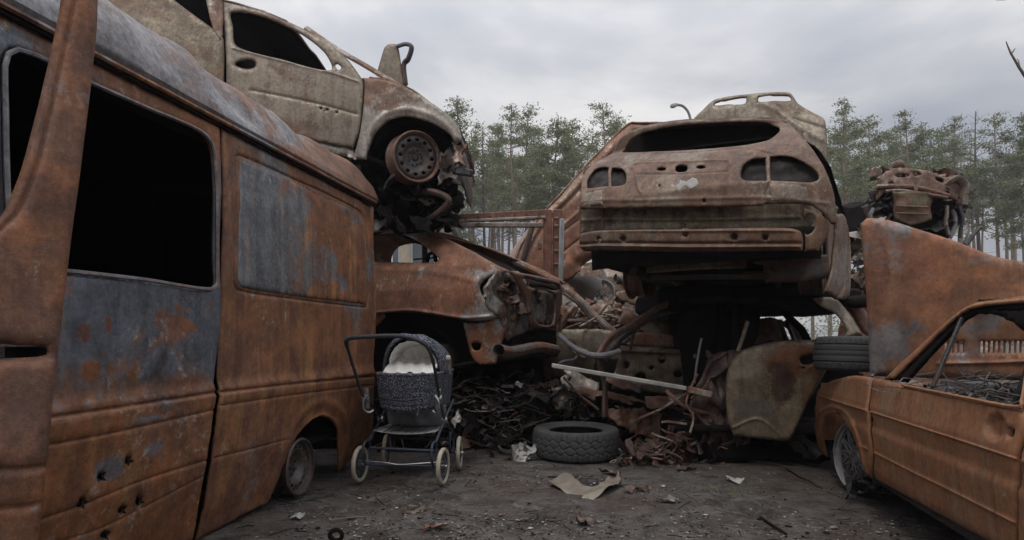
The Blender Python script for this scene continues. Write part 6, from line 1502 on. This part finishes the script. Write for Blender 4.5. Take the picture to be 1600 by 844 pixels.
def make_pines():
    for i, (H, base, sp_, de) in enumerate(((18.0, .54, 2.3, 1.05), (16.5, .46, 2.15, 1.1), (17.5, .62, 1.8, .95), (15.5, .38, 1.8, 1.15), (14.0, .60, 1.2, .8))):
        T, C = pine_mesh(100+i, H, base, sp_, de)
        root = bpy.data.objects.new('pine_tree', None); COL.objects.link(root)
        t_ = T.build('trunk', M['bark'], root); c_ = C.build('crown', M['needles'], root, smooth=False)
        PINE.append((root, t_, c_, H))
    T, C = pine_mesh(205, 15, .5, 1.3, 1, True)
    root = bpy.data.objects.new('bare_tree', None); COL.objects.link(root); t_ = T.build('trunk', M['twigs'], root); PINE.append((root, t_, None, 15))
make_pines()
used_v = set()
def put_tree(k, x, y, H, rz, label, group=None, cat='pine tree'):
    root, t_, c_, H0 = PINE[k]
    if k in used_v:
        n = root.copy(); COL.objects.link(n)
        for ch in (t_, c_):
            if ch is None: continue
            c = ch.copy(); COL.objects.link(c); c.parent = n
    else: n = root; used_v.add(k)
    n.location = (x, y, -.05); s = H/H0; n.scale = (s*1.0, s*1.0, s); n.rotation_euler = (0, 0, rz)
    for g_ in ('group',):
        if g_ in n: del n[g_]
    tag(n, label, cat, group); return n
# front row, by where their tops stand: (px, py of top, distance, kind)
front = [
 (716, 154, 46, 3, 'slim pine just right of the beige hatchback nose'),
 (742, 186, 50, 2, 'small pine behind the slim one beside the hatchback nose'),
 (800, 156, 44, 0, 'broad flat-topped tall pine above the truck frame rail, left of centre'),
 (826, 166, 49, 1, 'pine close on the right of the broad flat-topped pine'),
 (868, 174, 45, 3, 'dense pointed pine above the truck frame post'),
 (897, 186, 48, 1, 'low dense pine left of the darkest peak beside the tilted van'),
 (944, 154, 43, 1, 'darkest dense pine rising beside the top of the tilted van'),
 (962, 172, 47, 3, 'pine partly hidden by the tilted van top corner'),
 (768, 215, 55, 4, 'thin short pine between the slim pine and the broad one'),
 (1318, 147, 42, 0, 'tallest pine standing directly right of the raised beige bonnet'),
 (1361, 174, 46, 1, 'bushy pine second to the right of the raised beige bonnet'),
 (1416, 170, 48, 2, 'sparse-topped pine above the crushed front end'),
 (1444, 190, 50, 3, 'rounded pine just right of the sparse-topped one'),
 (1495, 176, 45, 0, 'layered pine with flat tufts right of the crushed front end'),
 (1558, 176, 44, 1, 'dense pine near the right edge'),
 (1604, 162, 43, 3, 'pine cut by the right edge of the view'),
 (1468, 205, 52, 4, 'thin pine between the rounded and the layered pines'),
 (1388, 205, 53, 4, 'thin pine between the bushy and sparse-topped pines'),
]
rt = random.Random(77)
for (px, py, Y, k, lab) in front:
    H = 1+(525-py)/1000*Y
    put_tree(k, (px-800)/1000*Y, Y, H+.05+rt.uniform(-.4, .3), rt.uniform(0, 6.28), lab, 'pines rising behind the scrap yard')
put_tree(5, (1528-800)/1000*47, 47, 1+(525-172)/1000*47, 1.0, 'leafless pale tree between the layered pine and the dense right pine', 'pines rising behind the scrap yard', 'bare tree')
put_tree(5, (757-800)/1000*50, 50, 1+(525-196)/1000*50, 2.0, 'leafless grey tree just right of the slim pine', 'pines rising behind the scrap yard', 'bare tree')
G2 = 'far pines filling the wood behind'
n2 = 0
def where(px):
    for lim, w in ((700, 'behind the beige hatchback nose'), (745, 'just right of the hatchback nose'), (790, 'above the left end of the truck frame rail'), (835, 'above the middle of the truck frame rail'), (880, 'behind the truck frame post'), (930, 'behind the tilted van edge'), (1300, 'hidden behind the estate car'),
                   (1345, 'right beside the raised beige bonnet'), (1395, 'above the left of the crushed front end'), (1440, 'above the middle of the crushed front end'), (1485, 'above the right of the crushed front end'), (1530, 'just right of the crushed front end'), (1580, 'above the right of the orange bonnet')):
        if px < lim: return w
    return 'at the right edge'
for px in range(640, 1760, 30):
    if 985 < px < 1290 and n2 % 3: 
        n2 += 1; continue
    n2 += 1
    Y = rt.uniform(54, 80); py = rt.uniform(190, 260)
    put_tree(rt.choice((0, 1, 2, 3, 4, 4, 2)), (px+rt.uniform(-9, 9)-800)/1000*Y, Y, 1+(525-py)/1000*Y, rt.uniform(0, 6.28), 'distant pine of the wood '+where(px), G2)
for i in range(34):
    px = rt.uniform(1290, 1640) if i % 2 else rt.uniform(690, 900); Y = rt.uniform(50, 80); py = rt.uniform(200, 260)
    put_tree(rt.choice((4, 5, 5)), (px-800)/1000*Y, Y, 1+(525-py)/1000*Y, rt.uniform(0, 6.28), 'distant thin tree of the wood '+where(px), G2+' ', 'tree')
# undergrowth: young growth at the wood's foot
b = MB(); r_ = random.Random(55)
for i in range(700):
    px = r_.uniform(600, 1700); Y = r_.uniform(56, 84); z = r_.random()**1.6*5*(.5+.5*noise.noise(Vector((px*.02, Y*.05, 0)))+.3); c = Vector(((px-800)/1000*Y, Y, z))
    for m in range(9):
        a = Vector((r_.gauss(0, 1), r_.gauss(0, 1), r_.gauss(0, 1))).normalized(); w = a.orthogonal().normalized()*.10; p = c+Vector((r_.gauss(0, .5), r_.gauss(0, .5), r_.gauss(0, .4)))
        b.add([p-w, p+w, p+a*.45], [(0, 1, 2)])
tag(b.build('undergrowth', M['needles'], None, smooth=False, loc=(0, 60, 0)), 'low green undergrowth along the foot of the wood', 'undergrowth', kind='stuff')

# building seen through the coupe
def building():
    Y = 34.0; x0, x1 = -13.5, -3.6
    root = thing('office_building', 'pale beige low building with white-framed windows seen through the coupe side window', 'building', ((x0+x1)/2, Y, 0))
    wm = simple('pale_beige_plaster', (.42, .36, .28), .9, .2, 3, .1); wh = simple('white_frame', (.7, .7, .7), .6, .1, 3, .05); gl = simple('dark_glass', (.10, .12, .14), .25, .3, 1, .0)
    H = 7.2
    S = Surf((x0, Y, 0), (1, 0, 0), (0, 0, 1)); holes = []; wins = []
    for fl in (1.1, 4.6):
        x = 1.0
        while x < x1-x0-1.6:
            w = 1.25 if int(x) % 3 else .8
            holes.append([(x, fl), (x+w, fl), (x+w, fl+1.7), (x, fl+1.7)]); wins.append((x, fl, w)); x += w+.65
    sheet(S, [(0, -.1, 1), (x1-x0, -.1, 1), (x1-x0, H, 1), (0, H, 1)], [[p+(1,) for p in h] for h in holes], 'wall', wm, root, res=.5, thick=.3, px=False, roll=None, dent=0, seg=.5)
    b = MB(); b.box(((x0+x1)/2, Y+4, H/2), (x1-x0, 7.3, H-.02)); b.build('rear_block', wm, root, smooth=False)
    b = MB(); b.box(((x0+x1)/2, Y+3.8, H+.15), (x1-x0+.6, 8.6, .28), bevel=.03); b.build('roof', simple('grey_roof', (.2, .19, .18), .8), root)
    for x, z, w in wins:
        b = MB()
        for a, c in (((x, z), (x+w, z)), ((x, z+1.7), (x+w, z+1.7)), ((x, z), (x, z+1.7)), ((x+w, z), (x+w, z+1.7)), ((x+w/2, z), (x+w/2, z+1.7))):
            b.bar((x0+a[0], Y+.12, a[1]), (x0+c[0], Y+.12, c[1]), .08, .09, up=(0, 1, 0), bevel=0)
        f_ = b.build('window', wh, root, smooth=False)
        b = MB(); b.box((x0+x+w/2, Y+.17, z+.85), (w, .02, 1.7)); b.build('pane', gl, f_, smooth=False)
    # low wall in front
    b = MB(); b.box(((x0+x1)/2+1.5, Y-3, .9), (x1-x0+6, .25, 2.0), bevel=.02); tag(b.build('low_wall', wm, None, smooth=False, loc=((x0+x1)/2, Y-3, 0)), 'pale plain yard wall in front of the beige building', 'wall')
building()
# lamp
def lamp():
    Y = 24.0; root = thing('street_lamp', 'grey street lamp with a curved arm above the estate car', 'street lamp', ((1080-800)/1000*Y, Y, 0))
    gm = simple('galvanised_steel', (.22, .22, .22), .6, .2, 5, .1); b = MB()
    z = lambda py: 1+(525-py)/1000*Y
    b.tube([P(1080, 560, Y)-Vector((0, 0, .2)), P(1080, 195, Y)]+spl([P(1080, 195, Y), P(1078, 183, Y), P(1074, 173, Y), P(1067, 166, Y), P(1060, 164, Y)], 5)[1:], [.075]+[.05]*21, 8); b.build('pole', gm, root)
    b = MB(); b.tube(spl([P(1061, 164, Y), P(1056, 164, Y), P(1051, 166, Y), P(1048, 168, Y)], 4), [.04, .06, .08, .09, .10, .11, .115, .12, .12, .11, .09, .07, .04], 10, flat=.6); b.build('lamp_head', gm, root)
lamp()
# bare bush whose twig reaches in at the right edge
b = MB(); Y = 5.5
st = [P(1760, 540, Y)-Vector((0, 0, .9)), P(1735, 420, Y), P(1700, 280, Y), P(1640, 160, Y), P(1605, 125, Y), P(1592, 106, Y), P(1580, 84, Y), P(1572, 65, Y)]
b.tube(wob(st, .02, 3, 4), [lerp(.03, .0045, i/28) for i in range(29)], 6)
for p, q in ((3, (1660, 90)), (2, (1760, 170)), (4, (1622, 70)), (3, (1700, 60)), (5, (1589, 92)), (6, (1586, 76))):
    e_ = P(q[0], q[1], Y+.1); b.tube(wob([st[p], e_], .02, p, 6), [lerp(.009, .003, i/6) for i in range(7)], 5)
st2 = [st[2], P(1690, 90, Y), P(1650, 10, Y), P(1600, -4, Y), P(1556, 0, Y)]
b.tube(wob(st2, .02, 5, 4), [lerp(.012, .003, i/16) for i in range(17)], 5)
tag(b.build('bare_sapling', M['twigs'], None, loc=(5.2, 5.5, 0)), 'bare twig of a leafless sapling reaching in at the right edge', 'bare tree')
# ================================================================== things lying on the ground
def gp(px, py):
    t = 1000/(py-525); return Vector(((px-800)/1000*t, t, gz((px-800)/1000*t, t)))
M['card'] = simple('damp_cardboard', (.26, .225, .18), .9, .35, 6, .4, col2=(.14, .115, .09))
M['white_rag'] = simple('dirty_white_rag', (.38, .37, .35), .9, .3, 12, .3)
GSf = Surf((0, 0, 0.0), (1, 0, 0), (0, 1, 0), lambda u, v: gz(u, v))
c0 = gp(910, 770)
def curl(u, v):
    a = (u-c0.x); return .012+.06*sstep(.02, .25, a)*abs(a)/.25*.8+.05*sstep(.05, -.25, a)*sstep(.0, .2, v-c0.y+.05)+.02*math.sin(a*14+v*6)
o = sheet(GSf, [(857, 760, 1), (885, 748, 1), (897, 754), (912, 764), (930, 768), (943, 760), (950, 752), (958, 756), (966, 751, 1), (969, 762), (950, 774), (916, 785, 1), (893, 777)], (), 'cardboard', M['card'], None, res=.014, thick=.006, roll=None, dent=.012, dsc=7, seed=3, extra_h=curl, loc=tuple(c0))
tag(o, 'curled tan cardboard sheet lying on the dirt in front of the tyre', 'cardboard')
b = MB(); c = gp(818, 716)
for i in range(5): crumple(b, c+Vector((.04*(i-2), .02*i, .05)), (.15, .14), 3000+i, amp=.5, n=10, ragged=.2)
tag(b.build('crumpled_rag', M['white_rag'], None, loc=tuple(c)), 'crumpled dirty white rag beside the left of the lone tyre', 'rag')
b = MB(); c = gp(525, 846); c = Vector((c.x, c.y, .0))
b.tube([c+Vector((.030*math.cos(a), 0, .030+.026*math.sin(a))) for a in [2*math.pi*i/20 for i in range(20)]], .011, 8, closed=True)
b.tube([c+Vector((-.02, 0, .01)), c+Vector((-.03, .05, .0))], .01, 6)
tag(b.build('pipe_clamp', M['soot_and_shade'], None, loc=tuple(c)), 'small black ring clamp standing on the ground at the bottom edge near the van', 'ring')
def stick(px0, py0, px1, py1, r, lab, m='twigs', name='stick', w=.015):
    a, c = gp(px0, py0)+Vector((0, 0, r)), gp(px1, py1)+Vector((0, 0, r*1.4)); b = MB(); b.tube(wob([a, c], w, px0, 8), [r*(1-.4*i/8) for i in range(9)], 6)
    tag(b.build(name, M[m], None, loc=tuple(a)), lab, name.replace('_', ' '))
stick(1190, 804, 1229, 831, .010, 'dark straight stick at the bottom centre right of the ground', 'soot_and_shade')
stick(856, 742, 928, 740, .005, 'thin dark stick lying between the tyre and the cardboard', 'soot_and_shade', w=.008)
stick(1178, 721, 1240, 733, .006, 'thin brown stick near the hanging pale door', 'twigs')
stick(1225, 735, 1285, 765, .006, 'long dark twig lying near the orange car front wheel', 'soot_and_shade', w=.04)
stick(520, 812, 572, 806, .006, 'thin twig on the dirt right of the van wheel', 'twigs', w=.03)
def scrap_at(px, py, size, seed, mat, lab, name='metal_scrap', amp=.3, lift=.02, n=9):
    b = MB(); c = gp(px, py); crumple(b, c+Vector((0, 0, lift)), size, seed, amp=amp, n=n, rot=Matrix.Rotation(random.Random(seed).uniform(0, 6), 3, 'Z')@Matrix.Rotation(random.Random(seed+1).uniform(-.5, .5), 3, 'X'))
    tag(b.build(name, M[mat], None, solid=.003, loc=tuple(c)), lab, 'scrap piece')
scrap_at(956, 737, (.12, .10), 41, 'curl', 'small folded red-brown scrap right behind the cardboard by the tyre', lift=.04)
scrap_at(1000, 765, (.22, .10), 42, 'curl', 'flat brown shred right of the cardboard sheet')
scrap_at(1075, 733, (.12, .06), 43, 'curl', 'small brown lump of scrap alone on the dirt before the shredded pile')
scrap_at(915, 815, (.14, .08), 45, 'curl', 'brown shred at the bottom edge below the cardboard sheet')
scrap_at(1044, 782, (.10, .10), 46, 'ashy', 'small grey clump right of the cardboard sheet')
scrap_at(1146, 752, (.12, .05), 47, 'white_rag', 'thin whitish scrap lying right of centre on the dirt')
scrap_at(648, 798, (.10, .06), 48, 'twigs', 'brown ring-like scrap in front of the pram')
scrap_at(680, 828, (.10, .06), 49, 'scrap', 'rusty scrap at the bottom edge below the pram')
scrap_at(465, 808, (.06, .05), 50, 'white_rag', 'small pale stone-like scrap by the van wheel')
# debris litter nobody could count
def litter():
    r_ = random.Random(91); b = MB()
    for i in range(24000):
        py = 560+290*r_.random()**1.25; px = r_.uniform(330, 1560); p = gp(px, py)
        if p.y > 9: continue
        dens = .5+.9*noise.noise(Vector((p.x*1.7, p.y*1.7, 0)))+.25*sstep(4.6, 5.3, p.y)+.25*sstep(3.8, 3.2, p.y)
        if r_.random() > dens: continue
        s = r_.uniform(.0025, .009)*(1 if r_.random() < .94 else 2.2); n = r_.randint(3, 6); a0 = r_.uniform(0, 6.28)
        V = [p+Vector((s*math.cos(a0+6.283*k/n)*r_.uniform(.6, 1.4), s*1.1*math.sin(a0+6.283*k/n)*r_.uniform(.6, 1.4), .002+r_.uniform(0, s*.5))) for k in range(n)]+[p+Vector((0, 0, .002+s*r_.uniform(.2, .7)))]
        b.add(V, [(k, (k+1) % n, n) for k in range(n)], r_.choice((0, 0, 0, 1, 1, 1, 1, 0, 2, 3, 4, 3, 4)))
    for i in range(380):
        py = 570+280*r_.random()**1.2; p = gp(r_.uniform(360, 1540), py)
        if p.y > 8: continue
        l = r_.uniform(.04, .22); a = r_.uniform(0, 6.28); e_ = Vector((p.x+l*math.cos(a), p.y+l*math.sin(a), 0)); e_.z = gz(e_.x, e_.y)+.006; p.z += .004
        b.tube(wob([p, e_], .012, i, 4), r_.uniform(.001, .0024), 4, mi=r_.choice((1, 1, 4, 3)))
    tag(b.build('ground_litter', None, None, mats=[M['ashy'], M['soot_and_shade'], M['white_rag'], M['curl'], M['twigs']], smooth=False, loc=(0, 5, 0)), 'small chips, ash flakes and wire scattered over the dirt', 'litter', kind='stuff')
litter()
def tufts():
    gm = simple('sparse_grass', (.13, .15, .06), .9, .3, 5, .1)
    for px, py, n, lab, rr in ((1140, 768, 90, 'sparse green grass tuft on the dirt right of centre', .13), (668, 755, 26, 'tiny grass tuft between the pram front wheels', .05)):
        b = MB(); r_ = random.Random(px)
        for i in range(n):
            p = gp(px, py)+Vector((r_.gauss(0, rr*.6), r_.gauss(0, rr*.5), 0)); h_ = r_.uniform(.015, .05); d = Vector((r_.gauss(0, .5), r_.gauss(0, .5), 1)).normalized()*h_; w = Vector((.0016, 0, 0))
            b.add([p-w, p+w, p+d*.6+w*.6+Vector((0, 0, 0)), p+d+Vector((r_.uniform(-.01, .01), 0, 0))], [(0, 1, 2), (0, 2, 3)])
        tag(b.build('grass_tuft', gm, None, smooth=False, loc=tuple(gp(px, py))), lab, 'grass', kind='stuff')
tufts()
# ================================================================== thin air between here and the wood
def haze():
    m = bpy.data.materials.new('haze'); m.use_nodes = True; t = m.node_tree; t.nodes.clear()
    o = t.nodes.new('ShaderNodeOutputMaterial'); v = t.nodes.new('ShaderNodeVolumePrincipled'); t.links.new(v.outputs[0], o.inputs['Volume'])
    v.inputs['Density'].default_value = .0012; v.inputs['Color'].default_value = (.86, .88, .9, 1); v.inputs['Anisotropy'].default_value = .2
    b = MB(); b.box((5, 50, 11.4), (260, 180, 28.8-3.0)); ob = b.build('haze', m, None, smooth=False); tag(ob, kind='stuff')
    ob['label'] = 'thin pale haze fading the pine wood'; ob['category'] = 'haze'
haze()
